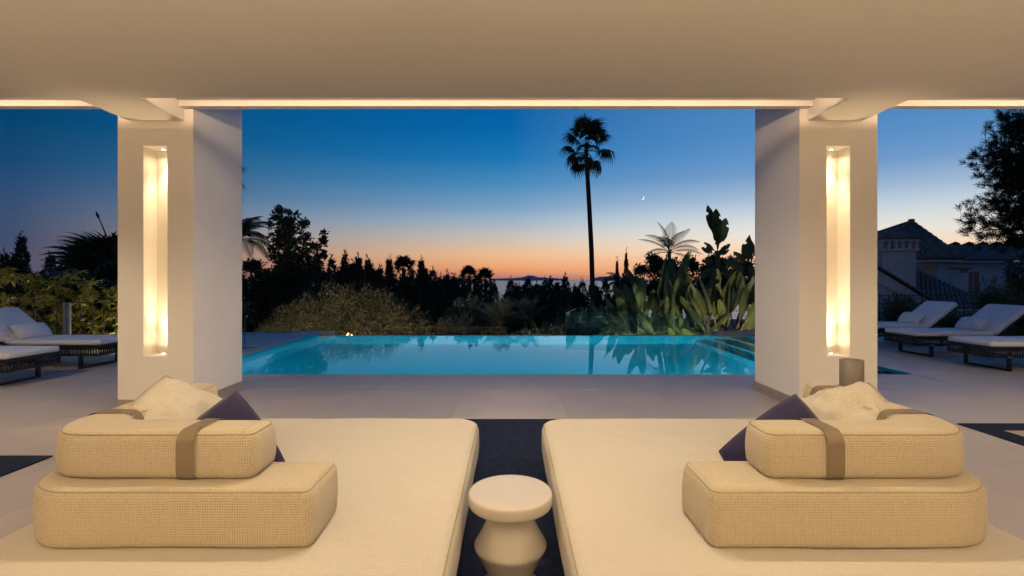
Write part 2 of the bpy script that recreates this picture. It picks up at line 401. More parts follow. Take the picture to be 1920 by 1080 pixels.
# ================================================================ SETTING
# ---- terrain: falls away from the house to the sea
def ground_z(x, y):
    z = -1.7
    if y > 12.4:
        d = y-12.4
        z = -1.1-.10*d if d < 40 else -5.1-.085*(d-40)
        if d > 1100: z = -95.2-.03*(d-1100)
    return z
ys = [-60, -20, 0, 6, 12.35, 12.45, 14, 16, 18, 21, 25, 30, 36, 44, 54, 70, 100, 150, 240, 400, 700, 1100, 1500, 3000, 9000]
xs = [-9000, -3000, -1200, -500, -200, -100, -60, -40, -30, -22, -16, -12, -8, -4, 0, 4, 8, 12, 16, 22, 30, 40, 60, 100, 200, 500, 1200, 3000, 9000]
V = []; F = []
for j, y in enumerate(ys):
    for i, x in enumerate(xs):
        z = ground_z(x, y)+(mnoise.noise(Vector((x*.05, y*.05, 3)))*.5 if y > 18 else 0)
        if y > 60: z += mnoise.noise(Vector((x*.004, y*.004, 9)))*8
        V.append((x, y, z))
nx = len(xs)
for j in range(len(ys)-1):
    for i in range(nx-1): F.append((j*nx+i, j*nx+i+1, (j+1)*nx+i+1, (j+1)*nx+i))
tag(place('ground', mk('ground', V, F, M_soil, True)), kind='structure')
tag(MB().quad((-60000, 900, -92), (60000, 900, -92), (60000, 60000, -92), (-60000, 60000, -92)).build('sea', M_sea), kind='structure')
# far coast: a long low ridge with a rock peak, and a second headland
def far_hill(name, px0, px1, prof, Y):
    mb = MB(); n = 60; top = []; 
    for k in range(n+1):
        f = k/n; px = px0+(px1-px0)*f
        h = np.interp(f, [p[0] for p in prof], [p[1] for p in prof])+mnoise.noise(Vector((f*14, Y*.001, 0)))*.5
        q = P(px, CY-max(h, .1), Y)
        mb.V += [Vector((q.x, Y-900, -95)), Vector((q.x, Y, q.z)), Vector((q.x, Y+1200, -95))]
    for k in range(n):
        a = 3*k
        mb.F += [(a, a+3, a+4, a+1), (a+1, a+4, a+5, a+2)]
    return tag(mb.build(name, M_hill, smooth=True), kind='structure')
far_hill('hill', 925, 1062, [(0, .5), (.28, 1.6), (.4, 3.2), (.48, 6.6), (.55, 6.0), (.62, 3.2), (.78, 2.0), (1, .6)], 30000)
far_hill('hill', 1112, 1190, [(0, .5), (.15, 4.0), (.4, 5.0), (.7, 3.6), (1, .5)], 26000)

# ---- deck of large porcelain tiles
WATER_Z = -.03; PX0, PX1, PY0, PY1 = -4.80, 5.93, 7.20, 12.30
deck = tag(MB().box(-13, -5.50, -2.5, 13.0, -.5, -.012).box(-5.499, 6.6, -2.5, 7.05, -.5, -.0122).box(6.601, 15, -2.5, 13.0, -.5, -.0121).build('deck', M_grout), kind='structure')
tile_cache = {}
def tile(x0, x1, y0, y1, z=0.0, mat=None, name='tile'):
    mat = mat or M_tile
    w, d = round(x1-x0, 3), round(y1-y0, 3); g = .0013
    if w < .03 or d < .03: return
    key = (w, d, mat.name)
    if key not in tile_cache:
        mb = MB(); a, b_ = w/2-g, d/2-g; c = .0015
        mb.add([(-a,-b_,-.03),(a,-b_,-.03),(a,b_,-.03),(-a,b_,-.03),(-a,-b_,-c),(a,-b_,-c),(a,b_,-c),(-a,b_,-c),(-a+c,-b_+c,0),(a-c,-b_+c,0),(a-c,b_-c,0),(-a+c,b_-c,0)],
               [(0,1,5,4),(1,2,6,5),(2,3,7,6),(3,0,4,7),(4,5,9,8),(5,6,10,9),(6,7,11,10),(7,4,8,11),(8,9,10,11)])
        tile_cache[key] = mb.mesh('tile', mat)
    return place(name, tile_cache[key], deck, ((x0+x1)/2, (y0+y1)/2, z), (0, 0, 0))
def tiles(x0, x1, y0, y1, sx=1.2, sy=1.2, ox=0.0):
    xe = [x0]; x = x0+ox if ox else x0+sx
    while x < x1-.02: xe.append(x); x += sx
    xe.append(x1)
    ye = [y0]; y = y0+sy
    while y < y1-.02: ye.append(y); y += sy
    ye.append(y1)
    for j in range(len(ye)-1):
        for i in range(len(xe)-1): tile(xe[i], xe[i+1], ye[j], ye[j+1])
tiles(-12.6, 13.8, -1.0, 6.215)                       # terrace under and around the roof
tiles(-12.6, -5.50, 6.22, 12.6)                       # left deck
tiles(5.93, 14.0, 6.22, 12.6)                         # right deck
x = -5.48
while x < 5.9:                                        # long kerb stones along the near side of the pool
    tile(x, min(x+1.9, 5.92), 6.225, PY0-.001, name='kerb_stone', mat=M_coping); x += 1.9

# ---- pool shell
pool = MB()
X0, X1, Y0, Y1, ZB = PX0, PX1, PY0, PY1, -1.45
pool.quad((X0,Y0,ZB),(X1,Y0,ZB),(X1,Y1,ZB),(X0,Y1,ZB))
pool.quad((X0,Y1,ZB),(X1,Y1,ZB),(X1,Y1,-.034),(X0,Y1,-.034))
pool.quad((X0,Y0,ZB),(X0,Y1,ZB),(X0,Y1,.05),(X0,Y0,-.004))
pool.quad((X1,Y1,ZB),(X1,Y0,ZB),(X1,Y0,-.004),(X1,Y1,-.004))
pool.quad((X1,Y0,ZB),(X0,Y0,ZB),(X0,Y0,-.004),(X1,Y0,-.004))
poolo = tag(pool.build('swimming_pool', M_pool), kind='structure')
for k in range(3):                                    # entry steps on the right
    MB().box(5.88-.42*(k+1), X1-.004, 8.2, Y1-.06, ZB+.002*k+.002, -.28-.28*k).build('step', M_pool, poolo)
MB().box(5.40, X1-.005, Y0+.005, 8.19, ZB+.012, -.13).build('shelf', M_base, poolo)
tag(MB().quad((X0+.003, Y0+.003, WATER_Z), (X1-.003, Y0+.003, WATER_Z), (X1-.003, Y1-.003, WATER_Z), (X0+.003, Y1-.003, WATER_Z)).build('water', M_water), kind='structure')
# weir wall behind the infinity edge
MB().box(X0-.7, X1+.7, Y1+.002, Y1+.22, -1.6, -.036).build('weir_wall', M_coping, poolo)
# raised side copings and their end blocks
lc = MB().box(-5.49, X0-.002, PY0+.002, 12.26, -.5, .055).build('side_coping', M_coping, poolo)
eb = MB().box(-5.49, -4.47, 12.262, 12.53, -.6, .075).build('end_block', M_coping, poolo)
MB().box(-4.79, -4.545, 12.245, 12.261, -.034, .06).build('beige_plate', M_beige, eb)  # thin beige plate on the front of the block
eb = MB().box(5.16, 6.62, 12.262, 12.53, -.6, .075).build('end_block', M_coping, poolo)
MB().box(5.30, 5.80, 12.245, 12.261, -.034, .06).build('beige_plate', M_beige, eb)
# underwater lamps on the near wall
for x in (-3.6, -1.3, 1.1, 3.5):
    r = tag(empty('pool_lamp', (x, Y0, -.75)), 'round underwater lamp in the near pool wall, '+{-3.6: 'leftmost of four', -1.3: 'second from the left', 1.1: 'third from the left', 3.5: 'rightmost of four'}[x], 'pool lamp', 'underwater lamps along the near pool wall')
    MB().lathe([(.14, 0), (.14, .02), (.11, .03)], n=20).xf(Matrix.Rotation(-PI/2, 4, 'X')).build('rim', M_clip, r)
    MB().lathe([(.10, .031), (.10, .036)], n=20).xf(Matrix.Rotation(-PI/2, 4, 'X')).build('lens', M_poollamp, r)
    area('pool_light', (0, .06, 0), (0, 4, -.25), 112, .3, .3, (.20, .92, 1.0), parent=r)

# ---- terrace roof, beams, cove
CZ = 3.09
BL, BR = (-4.07, -3.48), (3.17, 3.76)
ceil = MB()
ceil.box(-9.5, 9.5, -2.2, 4.586, CZ, CZ+.05)
for a, b_ in ((BL), (BR)): ceil.box(a, b_, 4.586, 5.235, CZ+.0003, 3.60)
ceil.box(-9.5, 9.5, -2.2, 4.30, CZ+.051, 3.60)                    # slab behind the cove pocket
ceil.box(-9.5, 9.5, 4.30, 5.30, 3.272, 3.61)                      # cove top
ceilo = tag(ceil.build('ceiling', M_ceiling), kind='structure')
for a, b_ in ((-9.5, -4.072), (-3.478, 3.168), (3.762, 9.5)):
    MB().box(a, b_, 5.14, 5.233, 3.212, 3.271).build('lintel', M_plaster, ceilo)
    st = MB().box(a+.05, b_-.05, 4.40, 4.43, CZ+.052, CZ+.062).build('led_strip', M_led, ceilo)
    area('cove_light', ((a+b_)/2, 4.42, CZ+.075), ((a+b_)/2, 4.62, CZ+.16), 5.6*(b_-a), b_-a-.1, .03, (1, .70, .46), parent=ceilo)
# house front behind the camera: glazed doors to a living room with added lamps
hw = tag(MB().box(-9.5, -5.4, -2.4, -2.2, 0, 3.6).box(5.4, 9.5, -2.4, -2.2, 0, 3.6).box(-5.4, 5.4, -2.4, -2.2, 2.75, 3.6).build('house_wall', M_plaster), 'plastered house wall with wide glazed doors at the back of the terrace', 'wall')
for k in range(6):
    x = -5.4+1.8*k
    d = MB().box(x+.001, x+.05, -2.33, -2.27, .02, 2.74).box(x+1.75, x+1.799, -2.33, -2.27, .02, 2.74).box(x+.05, x+1.75, -2.33, -2.27, .02, .07).box(x+.05, x+1.75, -2.33, -2.27, 2.69, 2.74).build('glazed_door', M_black, hw)
    MB().box(x+.051, x+1.749, -2.305, -2.295, .071, 2.689).build('pane', M_clear, d)
room = MB(); room.quad((-9.5,-8,.0),(9.5,-8,.0),(9.5,-2.5,.0),(-9.5,-2.5,.0)).quad((-9.5,-8,2.9),(-9.5,-2.5,2.9),(9.5,-2.5,2.9),(9.5,-8,2.9))
room.quad((-9.5,-8,0),(-9.5,-8,2.9),(9.5,-8,2.9),(9.5,-8,0)).quad((-9.5,-8,0),(-9.5,-2.5,0),(-9.5,-2.5,2.9),(-9.5,-8,2.9)).quad((9.5,-8,0),(9.5,-8,2.9),(9.5,-2.5,2.9),(9.5,-2.5,0))
tag(room.build('living_room', M_ceiling), kind='structure')
for x, w in ((-4.2, 'at the left doors'), (-1.5, 'left of the middle'), (1.4, 'right of the middle'), (4.2, 'at the right doors')):  # unseen globes added as frontal fill for pillars and cushions
    r = tag(empty('fill_globe', (x, -3.3, 0)), 'unseen globe added as fill inside the living room '+w, 'lamp', 'added fill globes in the living room')
    MB().lathe([(.16, .001), (.16, .02), (.015, .03), (.015, .78)], n=20).build('stand', M_black, r)
    MB().lathe([(.02, .78)]+[(.2*math.sin(PI*k/12), .98-.2*math.cos(PI*k/12)) for k in range(1, 12)]+[(.01, 1.18)], n=24).build('globe', M_globe, r, smooth=True)
    l = bpy.data.lights.new('globe_fill_light', 'POINT'); l.energy = ROOM_W; l.color = (1, .63, .31); l.shadow_soft_size = .21
    lo = bpy.data.objects.new('globe_fill_light', l); COL.objects.link(lo); lo.parent = r; lo.location = (0, 0, .98)

# recessed ceiling downlights
def downlight(x, y, power, angle=120, label='', color=(1, .77, .51)):
    r = tag(empty('ceiling_downlight', (x, y, CZ)), label, 'downlight', 'recessed ceiling downlights')
    MB().lathe([(.055, -.004), (.055, -.0005), (.042, -.0005), (.040, -.003)], n=24).build('trim_ring', M_clip, r)
    MB().lathe([(.036, -.004), (.036, -.002)], n=20).build('lens', M_lamp, r)
    spot('downlight_lamp', (0, 0, -.012), (0, 0, -1), power, angle, .35, .05, color, parent=r)
for x in (-.55, .55): downlight(x, 2.72, 116, 160, 'round recessed downlight in the ceiling above the inner edge of the %s daybed' % ('left' if x < 0 else 'right'))
for x in (-1.7, 1.6):  # unseen lamps added to brighten the deck and pillar sides
    downlight(x, 2.86, 0, 100, 'unseen fill downlight added in the ceiling, tilted towards the %s pool kerb' % ('left' if x < 0 else 'right'))
    spot('tilted_fill_lamp', (x, 2.86, CZ-.015), (-x*1.1, 5.6, 0), 230, 58, .7, .05, (1, .76, .50))
for x in (-2.3, 2.2):  # unseen lamps added to brighten the pillar faces
    downlight(x, 2.7, 0, 100, 'unseen fill downlight added in the ceiling, tilted towards the %s pillar' % ('right' if x < 0 else 'left'))
    spot('pillar_fill_lamp', (x, 2.7, CZ-.015), (-x*1.5, 5.3, 1.25), 400, 33, .5, .05, (1, .80, .62))
for x in (-6.3, 6.5): downlight(x, 3.7, 270, 136, 'round recessed downlight in the ceiling of the %s side bay' % ('left' if x < 0 else 'right'))
for x in (-3.2, 0, 3.2): downlight(x, -.3, 120, 160, 'round recessed downlight in the ceiling near the house wall, '+('left' if x < 0 else 'right' if x > 0 else 'centre'))

# unseen floor uplighters added along the house wall to brighten the ceiling
for x, w in ((-4.4, 'leftmost of four'), (-1.6, 'second from the left'), (1.5, 'third from the left'), (4.3, 'rightmost of four')):
    r = tag(empty('fill_uplighter', (x, -1.0, 0)), 'unseen uplighter added as fill by the house wall, '+w, 'fill lamp', 'added fill uplighters by the house wall')
    MB().lathe([(.14, .001), (.14, .015), (.012, .02), (.012, 1.62)], n=20).build('stand', M_black, r)
    MB().lathe([(.02, 1.62), (.10, 1.72), (.098, 1.722), (.03, 1.65)], n=24).build('bowl', M_black, r)
    MB().lathe([(.03, 1.655), (.03, 1.66)], n=16).build('lens', M_lamp, r)
    spot('uplight_fill', (0, 0, 1.74), (0, .15, 3), UP_W, 160, .5, .06, parent=r)
# ---- pillars with lit niches
def pillar(x0, x1, y0, y1, nx0, nx1, label, cat='pillar'):
    z0, z1 = .112, 4.1; nz0, nz1 = .575, 2.82; nd = .20
    r = tag(empty('pillar', ((x0+x1)/2, (y0+y1)/2, 0)), label, cat)
    off = Vector(((x0+x1)/2, (y0+y1)/2, 0))
    xs_ = [x0, nx0, nx1, x1]; zs = [z0, nz0, nz1, z1]
    mb = MB()
    for i in range(3):
        for j in range(3):
            if i == 1 and j == 1: continue
            mb.quad((xs_[i], y0, zs[j]), (xs_[i+1], y0, zs[j]), (xs_[i+1], y0, zs[j+1]), (xs_[i], y0, zs[j+1]))
    mb.quad((x1,y0,z0),(x1,y1,z0),(x1,y1,z1),(x1,y0,z1)); mb.quad((x0,y1,z0),(x0,y0,z0),(x0,y0,z1),(x0,y1,z1))
    mb.quad((x1,y1,z0),(x0,y1,z0),(x0,y1,z1),(x1,y1,z1)); mb.quad((x0,y0,z1),(x1,y0,z1),(x1,y1,z1),(x0,y1,z1)); mb.quad((x0,y1,z0),(x1,y1,z0),(x1,y0,z0),(x0,y0,z0))
    mb.xf(Matrix.Translation(-off)).build('shaft', M_plaster, r)
    nm = MB(); yb = y0+nd
    nm.quad((nx0,yb,nz0),(nx1,yb,nz0),(nx1,yb,nz1),(nx0,yb,nz1)); nm.quad((nx0,y0,nz0),(nx0,yb,nz0),(nx0,yb,nz1),(nx0,y0,nz1))
    nm.quad((nx1,yb,nz0),(nx1,y0,nz0),(nx1,y0,nz1),(nx1,yb,nz1)); nm.quad((nx0,y0,nz0),(nx1,y0,nz0),(nx1,yb,nz0),(nx0,yb,nz0)); nm.quad((nx0,yb,nz1),(nx1,yb,nz1),(nx1,y0,nz1),(nx0,y0,nz1))
    nm.xf(Matrix.Translation(-off)).build('niche', M_niche, r)
    MB().box(x0-.012, x1+.012, y0-.012, y1+.012, 0.001, .111).xf(Matrix.Translation(-off)).build('skirting', M_base, r)
    cxn = (nx0+nx1)/2-off.x; yn = y0+.12-off.y
    for z, s in ((nz0, 1), (nz1, -1)):
        l = MB().lathe([(.026, 0), (.026, .006*s), (.018, .007*s)], n=16).build('niche_lamp', M_clip, r, loc=(cxn, yn, z+.001*s))
        MB().lathe([(.015, .0075*s), (.015, .009*s)], n=14).build('lens', M_lamp, l)
        spot('niche_light', (cxn, yn, z+.02*s), (cxn, yn+.012, z+s), 95, 52, 1.0, .03, parent=r)
        spot('niche_glow', (cxn, yn, z+.02*s), (cxn, yn, z+s), 7, 150, 1.0, .03, parent=r)
    return r
pillar(-4.19, -3.386, 5.236, 6.19, -3.916, -3.66, 'white plaster pillar with a glowing niche, left of the pool view')
pillar(3.085, 3.916, 5.236, 6.19, 3.375, 3.625, 'white plaster pillar with a glowing niche, right of the pool view')

# ---- rugs
tag(MB().box(-2.7, 2.5, .4, 4.865, .001, .012).build('rug', M_rugn), 'dark navy woven rug under both daybeds', 'rug')
def border_rug(x0, x1, y0, y1, bw, label):
    r = tag(empty('rug', ((x0+x1)/2, (y0+y1)/2, 0)), label, 'rug', 'navy bordered side rugs')
    o = Vector(((x0+x1)/2, (y0+y1)/2, 0)); T = Matrix.Translation(-o)
    mb = MB().box(x0, x1, y0, y0+bw, .001, .012).box(x0, x1, y1-bw, y1, .001, .012).box(x0, x0+bw, y0+bw, y1-bw, .001, .012).box(x1-bw, x1, y0+bw, y1-bw, .001, .012)
    mb.xf(T).build('border', M_rugn, r)
    MB().box(x0+bw+.001, x1-bw-.001, y0+bw+.001, y1-bw-.001, .001, .010).xf(T).build('centre_field', M_rugb, r)
border_rug(-6.6, -3.60, 1.2, 3.86, .20, 'beige rug with a wide navy border on the floor, left edge of the photo')
border_rug(4.30, 7.3, 1.6, 4.72, .22, 'beige rug with a wide navy border on the floor, right edge of the photo')

# ================================================================ DAYBEDS
def mirror(pts, s):
    if s > 0: return pts
    return [(-x, y) for x, y in reversed(pts)]
def lshape(xo, xi, yn, yf, xe, dn, s, Ro=.20, re=.05, rfar=.09):
    "L plan: near arm and outer arm. xo outer, xe end of near arm, xi inner side of outer arm; given for the right bed"
    p = [(xe, yn), (xo, yn), (xo, yf), (xi, yf), (xi, yn+dn), (xe, yn+dn)]
    rd = [re, Ro, rfar, rfar, .12, re]
    if s < 0: p = [(-x, y) for x, y in reversed(p)]; rd = rd[::-1]
    return fillet([Vector(q) for q in p], rd, 10)
def bolster_strap(prof_pts, width_dir, w, name, parent):
    "flat leather band: closed loop of points extruded along width_dir"
    mb = MB(); n = len(prof_pts); wd = Vector(width_dir)*w/2
    for p in prof_pts: mb.V += [Vector(p)-wd, Vector(p)+wd]
    for i in range(n):
        j = (i+1) % n; mb.F.append((2*i, 2*j, 2*j+1, 2*i+1))
    return mb.build(name, M_strap, parent, smooth=True)
def band_loop(a0, a1, z0, z1, rt, rb, g=.004):
    "cross-section loop (a = across, z) just outside a cushion's section"
    pts = []
    for (ca, cz, r, s) in ((a1-rb, z0+rb, rb, -90), (a1-rt, z1-rt, rt, 0), (a0+rt, z1-rt, rt, 90), (a0+rb, z0+rb, rb, 180)):
        for k in range(7):
            t_ = math.radians(s+90*k/6); pts.append((ca+(r+g)*math.cos(t_), cz+(r+g)*math.sin(t_)))
    return pts
def daybed(s, word, far_strap):
    root = tag(empty('daybed', (s*1.12, 2.5, .012)), f'wide cream woven daybed with stacked corner backrest, {word}', 'daybed', 'pair of outdoor daybeds')
    T = Matrix.Translation((-s*1.12, -2.5, -.012))
    cxo = 2.0
    o = fillet([Vector(q) for q in mirror([(.215, 1.42), (cxo, 1.42), (cxo, 3.55), (.215, 3.55)], s)], .17, 10)
    mb, seam = cushion(o, .045, .402, .055, .04, bulge=.012, wob=.006, seed=s*3.0, taper=.03)
    base = mb.xf(T).build('mattress', M_boucle_bed, root, smooth=True)
    loop_tube(seam, .0035).xf(T).build('piping', M_pipe, base)
    o2 = fillet([Vector(q) for q in mirror([(.33, 1.55), (1.9, 1.55), (1.9, 3.42), (.33, 3.42)], s)], .15, 8)
    cushion(o2, .013, .046, .006, .006)[0].xf(T).build('plinth', M_black, root)
    lo = lshape(1.885, 1.56, 1.80, 2.90, .735, .32, s, Ro=.24, re=.045)
    mb, seam = cushion(lo, .402, .625, .045, .028, bulge=.004, wob=.008, seed=s*7.0+1)
    lb = mb.xf(T).build('lower_backrest', M_boucle, root, smooth=True)
    loop_tube(seam, .003).xf(T).build('piping', M_pipe, lb)
    up = lshape(1.85, 1.655, 1.885, 2.82, .985, .205, s, Ro=.19, re=.045, rfar=.07)
    z0, z1, rt, rb = .625, .812, .05, .03
    mb, seam = cushion(up, z0, z1, rt, rb, bulge=.004, wob=.006, seed=s*5.0+2)
    ub = mb.xf(T).build('upper_bolster', M_boucle, root, smooth=True)
    loop_tube(seam, .003).xf(T).build('piping', M_pipe, ub)
    # straps: across the near arm, across the outer arm behind the corner, and near its far end
    lp = [T @ Vector((s*1.245, a, z)) for a, z in band_loop(1.877, 2.098, z0+.002, z1, rt, rb)]
    bolster_strap(lp, (1, 0, 0), .066, 'strap', ub)
    lp = [T @ Vector((s*a, 2.17, z)) for a, z in band_loop(1.647, 1.858, z0+.002, z1, rt, rb)]
    bolster_strap(lp, (0, 1, 0), .066, 'strap', ub)
    if far_strap:
        lp = [T @ Vector((s*a, 2.66, z)) for a, z in band_loop(1.647, 1.858, z0+.002, z1, rt, rb)]
        bolster_strap(lp, (0, 1, 0), .066, 'strap', ub)
    return root
daybed(-1, 'left of the stool', False)
daybed(1, 'right of the stool', True)

PIN = -.07
def pillow_mesh(name, side, thick, mat, seed, wrinkle=.010, n=22, piping=None):
    V = []; F = []
    def pt(u, v, sgn):
        e = (1-abs(u)**2.6)*(1-abs(v)**2.6)
        pin = 1-PIN*(1-abs(v)**2)*abs(u)**4 if abs(u) > abs(v) else 1-PIN*(1-abs(u)**2)*abs(v)**4
        x = u*side/2*pin; y = v*side/2*pin
        z = sgn*thick/2*max(e, 0)**.55
        k = mnoise.noise(Vector((u*2.2+seed, v*2.2, seed*1.7+sgn)))*wrinkle*2.0+mnoise.noise(Vector((u*6+seed, v*6, seed)))*wrinkle*.7
        return Vector((x, y, z+k*(e**.3 if e > 0 else 0)+.025*(u*u+v*v-1)*math.sin(seed*3)*.5))
    idx = {}
    for sg in (1, -1):
        for i in range(n+1):
            for j in range(n+1):
                u, v = -1+2*i/n, -1+2*j/n
                if sg < 0 and (i in (0, n) or j in (0, n)): idx[sg, i, j] = idx[1, i, j]; continue
                idx[sg, i, j] = len(V); V.append(pt(u, v, sg))
        for i in range(n):
            for j in range(n):
                q = [idx[sg, i, j], idx[sg, i+1, j], idx[sg, i+1, j+1], idx[sg, i, j+1]]
                F.append(q if sg > 0 else q[::-1])
    edge = [idx[1, i, 0] for i in range(n)]+[idx[1, n, j] for j in range(n)]+[idx[1, i, n] for i in range(n, 0, -1)]+[idx[1, 0, j] for j in range(n, 0, -1)]
    return mk(name, V, F, mat, True), [V[i] for i in edge]
def pillow(label, center, xaxis, normal, side, thick, mat, seed, name='throw_pillow', pipe=None, group=None, wrinkle=.010):
    "xaxis = direction of one edge, normal = facing"
    nrm = Vector(normal).normalized(); xa = Vector(xaxis); xa = (xa-nrm*xa.dot(nrm)).normalized(); ya = nrm.cross(xa)
    Rm = Matrix((xa, ya, nrm)).transposed().to_4x4()
    root = tag(empty(name, center), label, 'pillow', group)
    root.rotation_euler = Rm.to_euler()
    me, edge = pillow_mesh('cover', side, thick, mat, seed, wrinkle)
    c = place('cover', me, root)
    if pipe: loop_tube(edge, .0045).build('piping', pipe, root)
    return root
# navy pillows standing behind the near bolsters
def rotdir(a): return (math.cos(math.radians(a)), 0, math.sin(math.radians(a)))
pillow('navy square pillow with a raised peak, leaning on the left daybed bolster', (-1.31, 2.235, .575), (math.cos(math.radians(-50)), -.05, math.sin(math.radians(-50))), (0.05, .96, -.22), .44, .15, M_navy, 1.3, group='navy throw pillows')
pillow('navy square pillow slouched behind the right daybed bolster', (1.275, 2.235, .545), (math.cos(math.radians(33)), .05, math.sin(math.radians(33))), (-.05, .96, -.20), .47, .16, M_navy, 2.9, group='navy throw pillows')
pillow('cream textured pillow with piped edge, in the corner of the left daybed', (-1.60, 2.40, .715), (.1, -.93, -.33), (.587, -.208, .764), .41, .17, M_pillow, 4.4, pipe=M_pipe, group='cream throw pillows', wrinkle=.02)
pillow('crumpled cream textured pillow with piped edge, in the corner of the right daybed', (1.60, 2.39, .715), (-.25, -.88, -.33), (-.50, -.20, .82), .41, .17, M_pillow, 6.1, pipe=M_pipe, group='cream throw pillows', wrinkle=.03)

# ---- spool-shaped ceramic stool between the daybeds
r = tag(empty('stool', (0, 2.21, .012)), 'glossy white ceramic spool-shaped stool between the two daybeds', 'stool')
MB().lathe([(.001,.4345),(.120,.4350),(.176,.4350),(.183,.4335),(.1875,.429),(.189,.421),(.189,.392),(.186,.381),(.178,.375),(.155,.372),(.120,.370)], n=72).build('top', M_ceram, r, smooth=True)
MB().lathe([(.108,.371),(.106,.350),(.105,.325),(.110,.300),(.128,.262),(.150,.222),(.1605,.205),(.163,.198),(.162,.190),(.152,.172),(.128,.125),(.105,.080),(.098,.055),(.102,.035),(.120,.020),(.140,.008),(.140,0)], n=72).build('body', M_ceram, r, smooth=True)

# ---- taupe side table with a cylinder vase in front of the right pillar
tx, ty = 3.03, 4.35
r = tag(empty('side_table', (tx, ty, 0)), 'small round taupe side table in front of the right pillar', 'side table')
MB().lathe([(.138,.408),(.142,.412),(.142,.432),(.139,.436)], n=48).build('top', M_taupe2, r, smooth=True)
MB().lathe([(.13,.001),(.13,.015),(.10,.05),(.085,.20),(.10,.37),(.125,.407)], n=40).build('pedestal', M_taupe, r, smooth=True)
r = tag(empty('vase', (tx-.005, ty, .437)), 'taupe ceramic cylinder vase standing on the small round side table', 'vase')
MB().lathe([(.088,0),(.092,.004),(.092,.246),(.089,.249),(.082,.249),(.080,.245),(.080,.03)], n=48).build('body', M_taupe, r, smooth=True)

# ================================================================ SUN LOUNGERS
def lounger_meshes():
    ms = {}
    W = .38
    rect = lambda x0, x1, w, r: fillet([Vector(q) for q in [(x0, -w), (x1, -w), (x1, w), (x0, w)]], r, 6)
    mb, seam = cushion(rect(.0, 1.42, W, .05), .372, .452, .028, .022, bulge=.004, step=.12); ms['seat_cushion'] = (mb.mesh('seat_cushion', M_white, True), )
    mb, seam = cushion(rect(0, .80, W, .06), 0, .085, .03, .022, bulge=.004, step=.12)
    A = Matrix.Translation((1.435, 0, .372)) @ Matrix.Rotation(-math.radians(38), 4, 'Y')
    ms['back_cushion'] = (mb.xf(A).mesh('back_cushion', M_white, True), )
    bf = MB(); bf.box(0, .78, -W+.01, -W+.05, -.035, -.003).box(0, .78, W-.05, W-.01, -.035, -.003).box(.74, .78, -W+.05, W-.05, -.035, -.003)
    for k in range(9): bf.box(.05+.075*k, .075+.075*k, -W+.05, W-.05, -.022, -.010)
    ms['back_frame'] = (bf.xf(A).mesh('back_frame', M_black), )
    fr = MB()
    for z0, z1 in ((.335, .370), (.205, .232)):
        fr.box(.0, 2.0, -W, -W+.035, z0, z1).box(.0, 2.0, W-.035, W, z0, z1).box(.0, .035, -W+.035, W-.035, z0, z1).box(1.965, 2.0, -W+.035, W-.035, z0, z1)
    fr.box(.05, 1.95, -W+.036, W-.036, .325, .333)
    ms['frame'] = (fr.mesh('frame', M_black), )
    rp = MB()
    def cord(x, y, dx, dy):
        rp.tube([(x, y, .230), (x+dx*.012, y+dy*.012, .285), (x, y, .338)], .0085, 5, cap=False)
    for k in range(98):
        x = .015+.0202*k; cord(x, -W+.012, 1 if k % 2 else -1, 0); cord(x, W-.012, 1 if k % 2 else -1, 0)
    for k in range(36):
        y = -W+.03+.0200*k; cord(.012, y, 0, 1 if k % 2 else -1); cord(1.988, y, 0, 1 if k % 2 else -1)
    ms['rope_weave'] = (rp.mesh('rope_weave', M_rope), )
    lg = MB(); 
    for y in (-.37, .33): lg.box(-.022, .022, y, y+.04, .001, .204)
    lg.box(-.022, .022, -.329, .329, .001, .03)
    ms['leg'] = (lg.mesh('leg', M_black), )
    cl = MB().box(.255, .305, -W-.006, -W+.0, .208, .224); ms['clip'] = (cl.mesh('clip', M_clip), )
    return ms
LM = lounger_meshes()
pm, _ = pillow_mesh('head_pillow', 1.0, .15, M_white, 8.2, .006, n=14)
def lounger(x, y, rz, label, group, pl=True):
    r = tag(empty('sun_lounger', (x, y, 0), rz), label, 'sun lounger', group)
    for k in ('frame', 'back_frame', 'seat_cushion', 'back_cushion', 'clip'): place(k, LM[k][0], r)
    rw = place('rope_weave', LM['rope_weave'][0], r); rw['kind'] = 'stuff'
    for lx in (.30, 1.72): place('leg', LM['leg'][0], r, (lx, 0, 0))
    if pl:
        q = tag(empty('lounger_pillow', (x, y, 0), rz), label[:0]+'white canvas pillow resting on the '+label.split(',')[0].replace('white cushioned ', ''), 'pillow', 'white lounger pillows')
        ang = math.radians(-52)
        place('cover', pm, q, (1.375, 0.02, .565), (0, ang, 0), (.27, .56, 1.0))
    return r
GL, GR = 'sun loungers on the left deck', 'sun loungers on the right deck'
lounger(-6.37, 7.97, PI, 'white cushioned black rope lounger beside the hedge, left deck', GL)
lounger(-6.40, 6.61, PI, 'white cushioned black rope lounger cut by the left photo edge, left deck', GL, False)
lounger(7.25, 10.55, 0, 'white cushioned black rope lounger farthest back, right deck', GR)
lounger(7.25, 9.15, 0, 'white cushioned black rope lounger in the middle, right deck', GR)
lounger(7.25, 7.78, 0, 'white cushioned black rope lounger nearest the pillar, right deck', GR, False)
# two scatter cushions on the near left lounger, at the photo's edge
pillow('beige scatter pillow at the left photo edge', (-7.93, 7.64, .565), (.1, 1, 0), (.75, 0, .66), .34, .13, M_white, 9.4, name='lounger_pillow')

